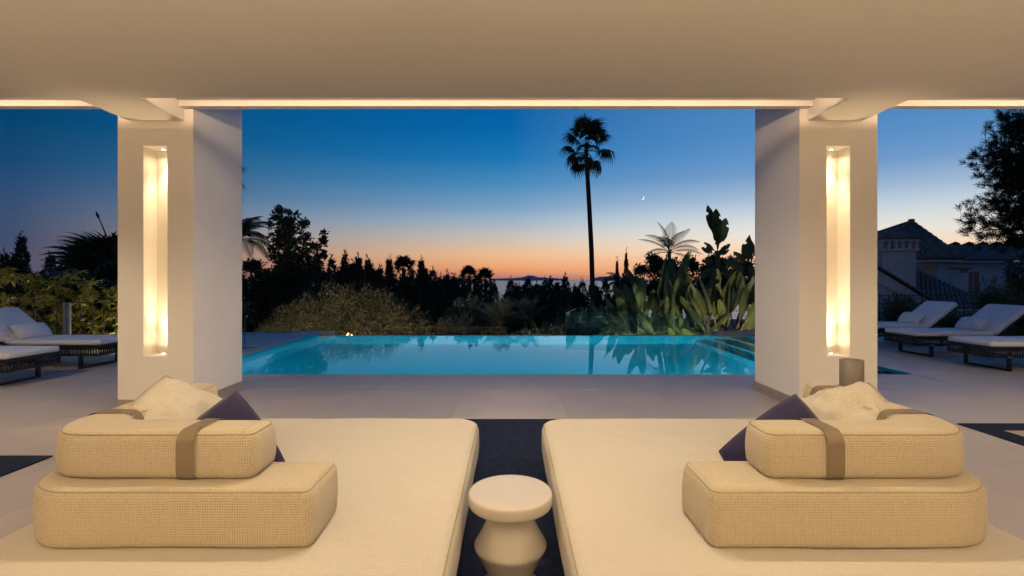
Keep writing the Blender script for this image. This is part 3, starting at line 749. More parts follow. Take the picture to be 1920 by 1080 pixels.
# ================================================================ PLANTS
def unit(n):
    v = rng.normal(size=(n, 3)); return v/np.linalg.norm(v, axis=1, keepdims=True)
def leaf_quads(C, D, length, width, curl=0.0):
    "C centres, D leaf directions; diamond leaves with random roll"
    n = len(C); R = unit(n); S = np.cross(D, R); S /= np.linalg.norm(S, axis=1, keepdims=True)+1e-9
    l = (length*(.6+.8*rng.random(n)))[:, None] if np.isscalar(length) else length[:, None]
    w = (width*(.6+.8*rng.random(n)))[:, None]
    A = C; B = C+D*l*.45+S*w*.5; E = C+D*l; G = C+D*l*.45-S*w*.5
    return np.stack([A, B, E, G], axis=1).reshape(-1, 3)
def trunk_mesh(name, pts, rads, parent, mat=None, n=8):
    return MB().tube(pts, rads, n).build(name, mat or M_bark, parent, smooth=True)

# ---- conifers (dark screens): plumes of upward pointing sprays
def conifer(name, label, base, top, rad, nplume, group, npts=5200, thin=False, mat=None, seed=0):
    r = tag(empty(name, base), label, 'conifer', group)
    H = top-base[2]
    Q = []
    for k in range(nplume):
        if k == 0: ox = oy = 0; h = H; rr = rad*(1 if nplume == 1 else .62)
        else:
            a = rng.random()*2*PI; d = rad*(.25+.75*rng.random()); ox, oy = d*math.cos(a), d*math.sin(a)
            h = H*(.66+.32*rng.random()); rr = rad*(.24+.25*rng.random())
        n = npts//nplume
        t_ = rng.random(n)**.9; 
        shape = (np.power(1-t_, .8) if thin else np.minimum(np.power(1-t_, .4), 2.0*(1-t_)+.02))*(1+.22*np.sin(t_*h*7+k*2)+.15*np.sin(t_*h*17+k))
        if thin: shape = np.minimum(shape*1.6, 1)*np.minimum(t_*8+.3, 1)
        a = rng.random(n)*2*PI; d = rr*shape*np.sqrt(.35+.65*rng.random(n))
        C = np.stack([ox+d*np.cos(a), oy+d*np.sin(a), t_*h*.985], 1)
        D = np.stack([np.cos(a)*.75, np.sin(a)*.75, .55+.5*rng.random(n)], 1)+.35*unit(n)
        if thin: D[:, 2] += .9
        D /= np.linalg.norm(D, axis=1, keepdims=True)
        Q.append(leaf_quads(C, D, (.055 if thin else .105)*math.sqrt(max(H, 1)), (.022 if thin else .036)*math.sqrt(max(H, 1))))
        # leading shoot
        m_ = 40; tt = np.linspace(.80, 1.05, m_); C = np.stack([np.full(m_, ox), np.full(m_, oy), tt*h], 1)
        D = np.stack([rng.normal(size=m_)*.6, rng.normal(size=m_)*.6, np.ones(m_)], 1); D /= np.linalg.norm(D, axis=1, keepdims=True)
        Q.append(leaf_quads(C, D, .20, .05))
    trunk_mesh('trunk', [(0, 0, -.3), (0, 0, H*.5), (0, 0, H*.93)], [max(.05, H*.02), H*.013, .012], r)
    place('crown', mkq('crown', np.concatenate(Q), mat or M_conifer), r)
    return r
GC = 'dark conifer screen beyond the pool'
cons = [  # photo x of the tip, photo y of the tip, depth, half width px
    (470, 520, 26, 34), (500, 532, 25, 30), (578, 520, 27, 34), (622, 488, 27, 20), (647, 478, 28, 20), (672, 484, 27, 20), (690, 489, 28, 20), (712, 506, 28, 22), (730, 488, 29, 15),
    (752, 522, 27, 24), (790, 490, 29, 13), (812, 508, 27, 28), (838, 516, 28, 26), (862, 522, 27, 26), (894, 530, 29, 22),
    (958, 528, 31, 26), (990, 524, 31, 30), (1022, 527, 32, 30), (1060, 520, 31, 26), (1092, 530, 33, 26), (1135, 528, 34, 30), (1168, 524, 33, 26)]
tipw = ['with a plumed top left of the tree', 'low and dark beside the left pillar', 'just right of the leafy tree', 'first spire right of the leafy tree', 'tallest spire above the olive shrub', 'second spire above the olive shrub', 'blunt spire above the olive shrub',
        'short spire before the small fan palm', 'slender spire left of the small fan palm', 'rounded and under the small fan palm', 'slender spire right of the small fan palm', 'wide crown right of the small fan palm', 'wide crown left of the twin fan palms', 'low crown under the twin fan palms', 'low crown right under the twin fan palms',
        'first against the sea', 'second against the sea, below the far peak', 'third against the sea', 'feathery one left of the tall palm', 'beside the tall palm trunk', 'right of the tall palm trunk', 'below the thin cypresses']
for (px, py, Y, hw), w in zip(cons, tipw):
    b_ = P(px, 700, Y); zb = ground_z(0, Y)
    conifer('conifer', 'dark bushy conifer '+w, (b_.x, Y, zb), P(px, py, Y).z, hw*1.4*Y/FPX, 7 if hw > 18 else 4, GC, 8000)
fill = [(634, 512, 30), (660, 506, 31), (702, 512, 30), (740, 514, 31), (772, 512, 31), (802, 517, 30), (826, 520, 31), (850, 520, 30), (878, 532, 31), (974, 538, 34), (1006, 534, 33), (1042, 536, 34), (1078, 538, 35)]
fw = ['between the first spire and the tallest spire', 'between the tallest and the second spire above the olive shrub', 'between the blunt spire and the short spire', 'left behind the small fan palm', 'right behind the small fan palm', 'right of the slender spire beside the small fan palm', 'midway between the small fan palm and the twin fan palms',
      'left of the twin fan palms', 'behind the trunks of the twin fan palms', 'between the first and second conifer against the sea', 'between the second and third conifer against the sea', 'left of the feathery conifer against the sea', 'just left of the tall palm trunk']
for k, (px, py, Y) in enumerate(fill):
    b_ = P(px, 700, Y)
    conifer('conifer', 'low dense dark conifer, '+fw[k], (b_.x, Y, ground_z(0, Y)), P(px, py, Y).z, 27*Y/FPX, 9, GC, 8000)
for px, py, Y, hw, w in ((1157, 490, 40, 6.5, 'shorter'), (1174, 474, 40, 8.5, 'taller')):
    b_ = P(px, 700, Y)
    conifer('cypress', f'thin pointed cypress against the orange sky, the {w} of two', (b_.x, Y, ground_z(0, Y)), P(px, py, Y).z, hw*Y/FPX, 1, 'thin cypresses', 4200, True)
conifer('conifer', 'dark conifer with a pointed top at the far left', (P(40, 0, 25).x, 25, -2.2), P(40, 446, 25).z, 26*25/FPX, 4, 'left garden conifers', 5200)
conifer('conifer', 'dark low conifer at the left photo edge', (P(8, 0, 24).x, 24, -2.2), P(8, 478, 24).z, 34*24/FPX, 5, 'left garden conifers', 5200)
conifer('conifer', 'dark low conifer under the big left fan palm', (P(95, 0, 26).x, 26, -2.2), P(95, 480, 26).z, 40*26/FPX, 5, 'left garden conifers', 5200)

# ---- broadleaf crowns built from leafy shoots
def leafy(name, label, base, shoots, leaf, width, mat, per, cat, group=None, spread=.30, trunk=True, trad=.09, twigs=True):
    "shoots: list of (start, end, radius) in world coordinates"
    r = tag(empty(name, base), label, cat, group); B = np.array(base); Q = []; tw = MB()
    for (a, b_, rad) in shoots:
        a = np.array(a)-B; b_ = np.array(b_)-B; Ls = np.linalg.norm(b_-a); n = int(per*Ls*max(rad, .15)*6)
        nc = max(3, int(Ls/(rad*.55+.05)))
        cc = a+(b_-a)*(np.linspace(.08, 1, nc)[:, None])+rng.normal(size=(nc, 3))*rad*.42
        cr = rad*(.45+.35*rng.random(nc))*(1.15-.55*np.linspace(0, 1, nc))
        w_ = rng.integers(0, nc, n); C = cc[w_]+rng.normal(size=(n, 3))*(cr[w_]*.62)[:, None]
        D = (C-cc[w_])/(cr[w_][:, None]+1e-6)+(b_-a)/Ls*.6+unit(n)*.7; D /= np.linalg.norm(D, axis=1, keepdims=True)
        Q.append(leaf_quads(C, D, leaf, width))
        if twigs:
            mid = (a+b_)/2+rng.normal(size=3)*rad*.2
            tw.tube([tuple(a), tuple(mid), tuple(b_)], [max(.014, rad*.05), .012, .004], 5, cap=False)
    if twigs: tw.build('limbs', M_bark, r)
    if trunk:
        trunk_mesh('trunk', [(0, 0, -.3), tuple((np.array(shoots[0][0])-B)*.5), tuple(np.array(shoots[0][0])-B)], [trad*1.3, trad, trad*.7], r)
    place('crown', mkq('crown', np.concatenate(Q), mat), r)
    return r
Yt = 22
p = lambda x, y, dy=0: tuple(P(x, y, Yt+dy))
sh = [(p(538, 560), p(533, 390), .30), (p(530, 520, .6), p(514, 424, .6), .24), (p(540, 520, -.5), p(551, 402, -.5), .24), (p(535, 480), p(545, 396), .2), (p(528, 470), p(520, 404), .2), (p(560, 550), p(575, 410), .27), (p(566, 520, .5), p(588, 458, .5), .22),
      (p(572, 540), p(608, 436), .24), (p(590, 500), p(612, 470), .18), (p(545, 560, .4), p(508, 472, .4), .26), (p(560, 565, -.4), p(598, 500, -.4), .28), (p(545, 565), p(503, 512), .30), (p(550, 560, .3), p(552, 460, .3), .28), (p(540, 570), p(575, 520), .4), (p(540, 570), p(525, 510), .4)]
leafy('broadleaf_tree', 'dark leafy tree with three upright crowns left of the pool view', (p(545, 700)[0], Yt, ground_z(0, Yt)), sh, .13, .085, M_darkleaf, 230, 'tree', trad=.13)
Yt = 24
sh = [(p(465+18*k, 575), p(462+20*k+random.uniform(-6, 6), 508+random.uniform(-14, 18)), .55) for k in range(8)]
leafy('hedge_tree', 'low dark leafy mass beside the left pillar below the feather palm', (p(500, 700)[0], Yt, ground_z(0, Yt)), sh, .15, .08, M_darkleaf, 330, 'tree')
Yt = 27
sh = [(p(1205+17*k, 560), p(1200+18*k+random.uniform(-6, 6), 502+random.uniform(-12, 14)), .55) for k in range(13)]
leafy('hedge_tree', 'dark leafy trees behind the paddle-leaf plants on the right', (p(1300, 700)[0], Yt, ground_z(0, Yt)), sh, .15, .09, M_darkleaf, 300, 'tree')
Yt = 20
sh = [(p(1090+0*k, 640), p(1060+11*k, 590+random.uniform(-12, 12)), .40) for k in range(6)]
leafy('garden_shrub', 'low dark shrub behind the glass balustrade', (p(1085, 700)[0], Yt, ground_z(0, Yt)), sh, .10, .06, M_darkleaf, 300, 'shrub', trunk=False)

# ---- big fine-twigged olive shrub behind the infinity edge
def dome_shrub(name, label, lobes, mat, n, leaf, width, cat='shrub', group=None, twig=70):
    "lobes: (centre, rx, ry, rz)"
    cs = [np.array(l[0]) for l in lobes]; B = np.array([np.mean([c[0] for c in cs]), np.mean([c[1] for c in cs]), ground_z(0, cs[0][1])])
    r = tag(empty(name, tuple(B)), label, cat, group); Q = []; vol = [l[1]*l[3] for l in lobes]; tw = MB()
    for l, v in zip(lobes, vol):
        k = int(n*v/sum(vol)); u = unit(k); u[:, 2] = np.abs(u[:, 2])*1.0-.12
        rad = .72+.33*rng.random(k)**1.4
        bump_ = 1+.10*np.sin(u[:, 0]*9+u[:, 2]*7+v)+.08*np.sin(u[:, 0]*21-u[:, 2]*13)
        C = np.array(l[0])-B+u*(rad*bump_)[:, None]*np.array(l[1:4])
        D = u+unit(k)*.75+np.array([0, 0, .35]); D /= np.linalg.norm(D, axis=1, keepdims=True)
        Q.append(leaf_quads(C, D, leaf, width))
        for j in range(twig):
            u = unit(1)[0]; u[2] = abs(u[2])
            a = np.array(l[0])-B+u*np.array(l[1:4])*.25; b_ = np.array(l[0])-B+u*np.array(l[1:4])*1.06
            m_ = (a+b_)/2+rng.normal(size=3)*.08
            tw.tube([tuple(a), tuple(m_), tuple(b_)], [.009, .006, .002], 4, cap=False)
    tw.build('twigs', M_twig, r)['kind'] = 'stuff'
    place('foliage', mkq('foliage', np.concatenate(Q), mat), r)
    return r
def lobe(px, py, Y, rpx, rpy, depth=1.0): c = P(px, py, Y); return ((c.x, c.y, c.z), rpx*Y/FPX, depth, rpy*Y/FPX)
dome_shrub('olive_shrub', 'large rounded olive-brown twiggy shrub behind the infinity edge',
    [lobe(655, 640, 16.2, 112, 116, 1.3), lobe(580, 640, 15.8, 82, 88, 1.1), lobe(735, 645, 16.0, 86, 90, 1.1), lobe(520, 642, 15.4, 42, 46, .7), lobe(792, 645, 15.5, 38, 48, .7)], M_olive, 40000, .085, .028)
dome_shrub('grey_shrub', 'grey-green domed shrub right of the olive shrub', [lobe(880, 605, 17, 44, 52, .8), lobe(850, 615, 16.8, 26, 34, .6)], M_grey, 9000, .075, .042, twig=20)
dome_shrub('low_shrub', 'low grey-green ground shrub behind the timber trellis', [lobe(836, 622, 15.6, 24, 26, .5), lobe(925, 632, 15.8, 26, 26, .5)], M_olive, 4500, .06, .03, twig=14)
dome_shrub('low_shrub', 'low small-leaved shrub inside the glass enclosure', [lobe(1095, 628, 14.4, 34, 22, .5), lobe(1150, 632, 14.2, 40, 24, .5)], M_grey, 3600, .06, .04, twig=10)
dome_shrub('low_shrub', 'low ground cover shrub left of the glass enclosure', [lobe(1000, 634, 14.8, 40, 18, .5), lobe(1045, 630, 15, 26, 24, .5)], M_grey, 3000, .06, .035, twig=10)

# ---- palms
def fan_leaf(R=.9, pet=.8, nseg=26, droop=.5, seed=0):
    mb = MB(); rr = random.Random(seed)
    mb.tube([(0, 0, 0), (pet*.5, 0, .03), (pet, 0, 0)], [.022, .016, .012], 4, cap=False)
    sp = math.radians(125)
    for k in range(nseg):
        a = -sp+2*sp*k/(nseg-1); l = R*(1-.25*abs(a)/sp)*(.88+.2*rr.random()); w = .052*R/.9
        d = Vector((math.cos(a), math.sin(a), 0)); s_ = Vector((-d.y, d.x, 0))
        pts = []
        for f in (0, .35, .65, .85, 1.0):
            q = Vector((pet, 0, 0))+d*l*f*(1-.12*f*droop); q.z += .16*l*f*(1-f)*2-droop*l*max(0, f-.45)**2*1.9+(.012 if k % 2 else -.012)
            pts.append((q, w*(.25 if f == 0 else 1.25 if f == .35 else .9 if f == .65 else .45 if f == .85 else .08)))
        V = []; F = []
        for q, ww in pts: V += [q-s_*ww, q+s_*ww]
        for i in range(4): F.append((2*i, 2*i+1, 2*i+3, 2*i+2))
        mb.add(V, F)
    return mb.mesh('frond', M_palm)
FAT = [fan_leaf(.78, 1.05, 24, .75, 11), fan_leaf(.75, 1.0, 22, 1.05, 12), fan_leaf(.78, .9, 22, 1.3, 13)]
FAN = [fan_leaf(.95, .85, 26, .55, 1), fan_leaf(.85, .75, 24, .95, 2), fan_leaf(.9, .8, 24, 1.25, 3)]
def fan_palm(name, label, base, crown, nf, scale, group, lo=-60, hi=85, trunk_pts=None, tr=(.2, .13), meshes=FAN, skip=None):
    r = tag(empty(name, tuple(base)), label, 'palm tree', group)
    c = Vector(crown)-Vector(base)
    tp = trunk_pts or [(0, 0, -.3), c*.5, c]
    k_ = len(tp); trunk_mesh('trunk', tp, [tr[0]+(tr[1]-tr[0])*i/(k_-1) for i in range(k_)], r, M_palmtrunk, 10)
    for i in range(nf):
        f = (i+.5)/nf; el = math.radians(lo+(hi-lo)*f**.85); az = i*2.39996+random.uniform(-.3, .3)
        me = meshes[0 if el > .5 else 1 if el > -.2 else 2]; s_ = scale*random.uniform(.85, 1.12)
        place('frond', me, r, c+Vector((0, 0, -.25*(1-f)*scale)), (random.uniform(-.6, .6), -el, az), (s_, s_, s_))
    return r
Yp = 33; g = ground_z(0, Yp); bz = P(1113, 0, Yp).x
tp = [Vector((P(x_, y_, Yp).x-bz, 0, P(x_, y_, Yp).z-g)) for x_, y_ in ((1113, 690), (1112, 575), (1109, 470), (1105, 390), (1101, 320), (1099, 285), (1100, 268))]
fan_palm('tall_fan_palm', 'very tall slender fan palm rising above the pool', (bz, Yp, g), (P(1101, 276, Yp).x, Yp, P(1101, 276, Yp).z), 23, 1.30, None, lo=-55, hi=84, trunk_pts=tp, tr=(.185, .135), meshes=FAT)
bx = P(757, 0, 34).x; fan_palm('small_fan_palm', 'small fan palm silhouetted above the dark conifers left of centre', (bx, 34, -3.3), (bx, 34, P(757, 503, 34).z), 18, .62, 'small fan palms', lo=-10, hi=85)
for px, py, w in ((880, 518, 'left'), (911, 524, 'right')):
    bx = P(px, 0, 36).x; fan_palm('small_fan_palm', f'small fan palm before the sea, the {w} of a close pair', (bx, 36, -3.5), (bx, 36, P(px, py, 36).z), 22, .56, 'small fan palms', lo=-45, hi=85)
bx = P(205, 0, 16).x
fan_palm('broad_fan_palm', 'large dark fan palm with a tall spike behind the left hedge', (bx, 16, -1.5), (bx, 16, P(205, 535, 16).z), 36, 1.22, None, lo=-35, hi=80)
sp_ = bpy.data.objects['broad_fan_palm']
a = P(215, 490, 15.9)-Vector((bx, 16, -1.5)); b_ = P(181, 398, 15.9)-Vector((bx, 16, -1.5))
MB().tube([a, (a+b_)/2+Vector((.03, 0, .02)), b_], [.028, .022, .012], 6).tube([b_-(b_-a).normalized()*.22, b_-(b_-a).normalized()*.1, b_+Vector((-.02, 0, .03))], [.02, .045, .008], 6).build('flower_spike', M_bark, sp_)
bx = P(398, 0, 24).x
fan_palm('tall_fan_palm', 'tall fan palm mostly hidden behind the left pillar, one frond tip showing', (bx, 24, -2.3), (bx, 24, P(398, 335, 24).z), 26, 1.02, None, lo=-45, hi=85)

def feather_leaf(Lr=2.0, arch=1.0, nl=34, ll=.5, mat=None, droop=.6, rise=.6, wl=.022):
    mb = MB(); pts = []
    n = 12
    for i in range(n+1):
        f = i/n; th = rise-arch*1.6*f
        if i == 0: q = Vector((0, 0, 0))
        else: q = pts[-1]+Vector((math.cos(th), 0, math.sin(th)))*(Lr/n)
        pts.append(q)
    mb.tube(pts, [.022*(1-.85*i/n) for i in range(n+1)], 5, cap=False)
    for k in range(nl):
        f = .16+.84*k/(nl-1); x_ = f*n; i = min(int(x_), n-1); q = pts[i]+(pts[i+1]-pts[i])*(x_-i); d = (pts[i+1]-pts[i]).normalized()
        l = ll*(math.sin(PI*min(1, .18+f*.8)))*1.05
        for s_ in (-1, 1):
            dirv = (Vector((0, s_, 0))*.9+d*.65+Vector((0, 0, .1))).normalized()
            side = d.cross(dirv).normalized().cross(dirv)
            p1 = q+dirv*l*.5; p2 = q+dirv*l*.95+Vector((0, 0, -droop*l*.55)); w = wl
            mb.add([q-d*w*.4, q+d*w*.4, p1+d*w, p1-d*w, p2+d*w*.15, p2-d*w*.15], [(0, 1, 2, 3), (3, 2, 4, 5)])
    return mb.mesh('frond', mat or M_palm)
FEA = [feather_leaf(2.2, 1.05, 38, .55, M_palm, 1.0, .75), feather_leaf(2.2, 1.35, 38, .55, M_palm, 1.2, .95)]
FEB = [feather_leaf(1.7, .55, 28, .48, M_palmpale, .45, .5, .013), feather_leaf(1.7, .9, 28, .48, M_palmpale, .8, .6, .013)]
def feather_palm(name, label, base, crown, fronds, meshes, scale, group=None, trunk_r=.10):
    r = tag(empty(name, tuple(base)), label, 'palm tree', group); c = Vector(crown)-Vector(base)
    trunk_mesh('trunk', [(0, 0, -.3), c*.5, c], [trunk_r*1.2, trunk_r, trunk_r*.8], r, M_palmtrunk, 8)
    for i, (az, el) in enumerate(fronds):
        s_ = scale*random.uniform(.9, 1.08)
        place('frond', meshes[i % len(meshes)], r, c, (random.uniform(-.25, .25), -math.radians(el), math.radians(az)), (s_, s_, s_))
    return r
bx = P(449, 0, 22).x
feather_palm('feather_palm', 'arching feather palm showing beside the left pillar', (bx, 22, -2.1), (bx, 22, P(449, 452, 22).z),
    [(5, 38), (-20, 12), (25, -12), (-5, 5), (60, 40), (120, 30), (180, 35), (230, 20), (300, 35), (340, 52), (20, 60), (-40, -20), (10, -25), (90, 60)], FEA, .80)
bx = P(1255, 0, 22).x
feather_palm('feather_palm', 'pale feather palm with upright fronds behind the paddle-leaf plants', (bx, 22, -2.1), (bx, 22, P(1255, 474, 22).z),
    [(175, 22), (168, 48), (150, 68), (20, 62), (60, 70), (5, 15), (-20, -5), (190, 2), (200, -18), (-10, 30), (-60, 40), (240, 40), (80, 30), (100, 50), (0, -25)], FEB, .86)
bx = P(1150, 0, 26).x
feather_palm('feather_palm', 'small arching feather palm against the sea right of the tall palm', (bx+.35, 26, -2.6), (bx+.35, 26, P(1158, 530, 26).z),
    [(180, 10), (170, -25), (0, 20), (30, 0), (120, 30), (240, 30), (200, 40)], FEA, .50)
# young date palms and cycads in the middle bed
bx = P(935, 0, 16).x
feather_palm('young_palm', 'pale arching young palm behind the trellis in mid garden', (bx, 16, -1.5), (bx, 16, P(935, 618, 16).z),
    [(180, 55), (165, 70), (195, 40), (0, 60), (15, 72), (-20, 45), (90, 75), (270, 70), (60, 60), (120, 60), (175, 25), (5, 30), (300, 60), (240, 62)], FEB, .72, trunk_r=.07)
bx = P(985, 0, 16.5).x
feather_palm('young_palm', 'young palm with upright fronds below the sea horizon', (bx, 16.5, -1.5), (bx, 16.5, P(985, 612, 16.5).z),
    [(180, 60), (160, 76), (10, 66), (30, 76), (90, 80), (270, 78), (-30, 60), (200, 62), (0, 40), (185, 40)], FEB, .70, trunk_r=.07)
bx = P(870, 0, 15.5).x
feather_palm('young_palm', 'low arching young palm left of the timber trellis', (bx, 15.5, -1.4), (bx, 15.5, P(872, 630, 15.5).z),
    [(180, 40), (160, 62), (10, 50), (30, 70), (200, 62), (-30, 40), (90, 70), (0, 25)], FEB, .48, trunk_r=.06)

# ---- paddle-leaved plants (giant bird of paradise)
def paddle_mesh(pet, ln, wd, bend, fold, tear, seed, pr=.018):
    rr = random.Random(seed); mb = MB(); n = 12
    pts = []; th = PI/2; q = Vector((0, 0, 0))
    stem = MB()
    sp = [Vector((0, 0, 0))]
    for i in range(5):
        th -= bend*.10; q = q+Vector((math.cos(th), 0, math.sin(th)))*pet/5; sp.append(q.copy())
    V = []; rows = []
    mid = [q.copy()]; 
    for i in range(n):
        th -= bend*.9/n*(.4+1.2*i/n); q = q+Vector((math.cos(th), 0, math.sin(th)))*ln/n; mid.append(q.copy())
    for i, c in enumerate(mid):
        f = i/n; w = wd*.5*(math.sin(PI*min(1, f*.93+.07))**.62)*(1 if f < .97 else .25)
        d = (mid[min(i+1, n)]-mid[max(i-1, 0)]).normalized(); up = Vector((0, 1, 0)).cross(d)
        row = []
        for v in (-1, -.55, 0, .55, 1):
            ww = w*(1+.06*rr.uniform(-1, 1)*abs(v))
            pz = abs(v)*fold*w+.035*math.sin(f*9+v*2+seed)*abs(v)*w*2
            row.append(len(V)); V.append(c+Vector((0, v*ww, 0))-up*pz)
        rows.append(row)
    F = []
    for i in range(n):
        for k in range(4):
            if tear and k in (0, 3) and rr.random() < tear: continue
            F.append((rows[i][k], rows[i][k+1], rows[i+1][k+1], rows[i+1][k]))
    me = mk('blade', V, F, M_paddle, True)
    stem.tube(sp+[m_+Vector((0, 0, 0)) for m_ in mid[1:8:2]], [pr]*6+[pr*.7, pr*.55, pr*.4, pr*.25][:len(mid[1:8:2])], 5, cap=False)
    return me, stem.mesh('stalk', M_petiole)
PAD = [paddle_mesh(1.55, .95, .27, .35, -.25, 0, 1), paddle_mesh(1.3, 1.0, .28, .75, -.2, .10, 2), paddle_mesh(1.6, .85, .24, .15, -.35, 0, 3), paddle_mesh(1.15, .9, .27, 1.3, -.15, .2, 4), paddle_mesh(.30, 1.0, .42, .25, -.25, .05, 5)]
def paddle_plant(label, base, leaves, scale, group='giant paddle-leaf plants', stem=None, name='paddle_plant'):
    "leaves: (azimuth deg from +x, tilt deg from vertical, mesh index, scale factor, height of origin)"
    r = tag(empty(name, tuple(base)), label, 'plant', group)
    if stem: trunk_mesh('stem', stem, .11, r, M_petiole, 8)
    for az, tl, k, s_, h in leaves:
        sc = scale*s_; ro = (Matrix.Rotation(math.radians(az), 3, 'Z') @ Matrix.Rotation(math.radians(tl), 3, 'Y') @ Matrix.Rotation(math.radians(random.choice((90, -90))+random.uniform(-40, 40)), 3, 'Z')).to_euler()
        lf = place('leaf', PAD[k][0], r, (random.uniform(-.06, .06), random.uniform(-.06, .06), h), ro, (sc, sc, sc))
        place('stalk', PAD[k][1], lf)
    return r
def clump(px, Y, top_py, n, label, scale=1.0, spread=55, face=-90, seed=0, zoff=0.0):
    rr = random.Random(seed); zb = ground_z(0, Y)+.0; b_ = P(px, 0, Y); need = P(px, top_py, Y).z-zb
    lv = []; n = n*2
    s_ = need/2.45
    for i in range(n):
        f = i/(n-1); az = 180*(i % 2)+rr.uniform(-50, 50); tl = (6+spread*f)*rr.uniform(.8, 1.15)
        lv.append((az, tl, rr.choice([0, 1, 2, 0, 3] if f > .4 else [0, 2, 0]), (1-.32*f)*rr.uniform(.9, 1.05)*s_, 0))
    paddle_plant(label, (b_.x, Y, zb), lv, 1.0)
clump(1190, 15.2, 522, 11, 'paddle-leaf plant at the left end of the cluster, behind the glass', seed=3, spread=58)
clump(1240, 16.2, 478, 13, 'tall paddle-leaf plant below the pale feather palm', seed=5, spread=50)
clump(1283, 15.0, 520, 11, 'mid-height paddle-leaf plant left of the cluster centre', seed=9, spread=52)
clump(1318, 15.6, 492, 13, 'paddle-leaf plant with long upright leaves at the cluster centre', seed=12, spread=46)
clump(1352, 14.6, 515, 10, 'paddle-leaf plant behind the right pool corner block', seed=15, spread=55)
clump(1395, 15.2, 505, 11, 'torn yellow-green paddle-leaf plant beside the right pillar', seed=21, spread=58)
clump(1110, 18.5, 556, 8, 'small paddle-leaf plant behind the tall palm trunk line', seed=26, spread=50)
clump(1022, 15.8, 585, 7, 'small paddle-leaf plant right of the young palms', seed=31, spread=46)
clump(1140, 16.0, 585, 7, 'short broad-leaved paddle plant inside the glass enclosure', seed=33, spread=70)
# tall stemmed one
Y = 19; b_ = P(1345, 0, Y); zb = ground_z(0, Y); h = P(1345, 470, Y).z-zb
paddle_plant('tallest paddle-leaf plant with a bare stem, beside the right pillar', (b_.x, Y, zb),
    [(180, 5, 4, 1.25, h+.25), (10, 8, 4, 1.15, h+.05), (0, 14, 4, 1.0, h), (180, 12, 4, 1.0, h-.05), (-90, 12, 4, 1.2, h+.1), (-90, 4, 4, 1.2, h+.1), (180, 42, 4, .5, h-.1), (0, 48, 4, .5, h-.1), (170, 65, 4, .5, h-.15), (5, 70, 4, .48, h-.2), (-60, 60, 4, .5, h-.2), (-120, 70, 4, .5, h-.35), (190, 95, 4, .6, h-.4), (-10, 100, 4, .6, h-.4), (200, 125, 4, .7, h-.5), (-20, 130, 4, .7, h-.6), (-90, 125, 4, .7, h-.5), (170, 110, 4, .6, h-.7), (10, 112, 4, .6, h-.7)], 1.0,
    stem=[(0, 0, -.3), (.05, 0, h*.5), (0, 0, h)])
Y = 18; b_ = P(1408, 0, Y); zb = ground_z(0, Y); h = P(1408, 500, Y).z-zb
paddle_plant('paddle-leaf plant with dark leaves against the sky, cut by the right pillar', (b_.x, Y, zb),
    [(180, 22, 4, .72, h), (180, 45, 4, .62, h), (10, 10, 4, .95, h), (-90, 8, 4, .9, h), (180, 75, 4, .6, h-.1), (180, 4, 4, .8, h+.1), (0, 40, 4, .8, h), (185, 98, 4, .7, h-.2)], 1.0,
    stem=[(0, 0, -.3), (0, .05, h*.5), (0, 0, h)])
# cycad-like strappy plants at the glass
for px, Y, w in ((1180, 13.9, 'under the first paddle-leaf plant'), (1318, 13.9, 'left of the right pool corner block'), (1232, 14.0, 'in the middle of the glass enclosure')):
    b_ = P(px, 0, Y)
    feather_palm('strap_plant', 'low plant with pale arching strap leaves '+w, (b_.x, Y, -1.25), (b_.x, Y, P(px, 640, Y).z),
        [(k*40+random.uniform(-10, 10), random.uniform(25, 65)) for k in range(9)], [FEB[1]], .34, 'strap-leaved plants', .05)

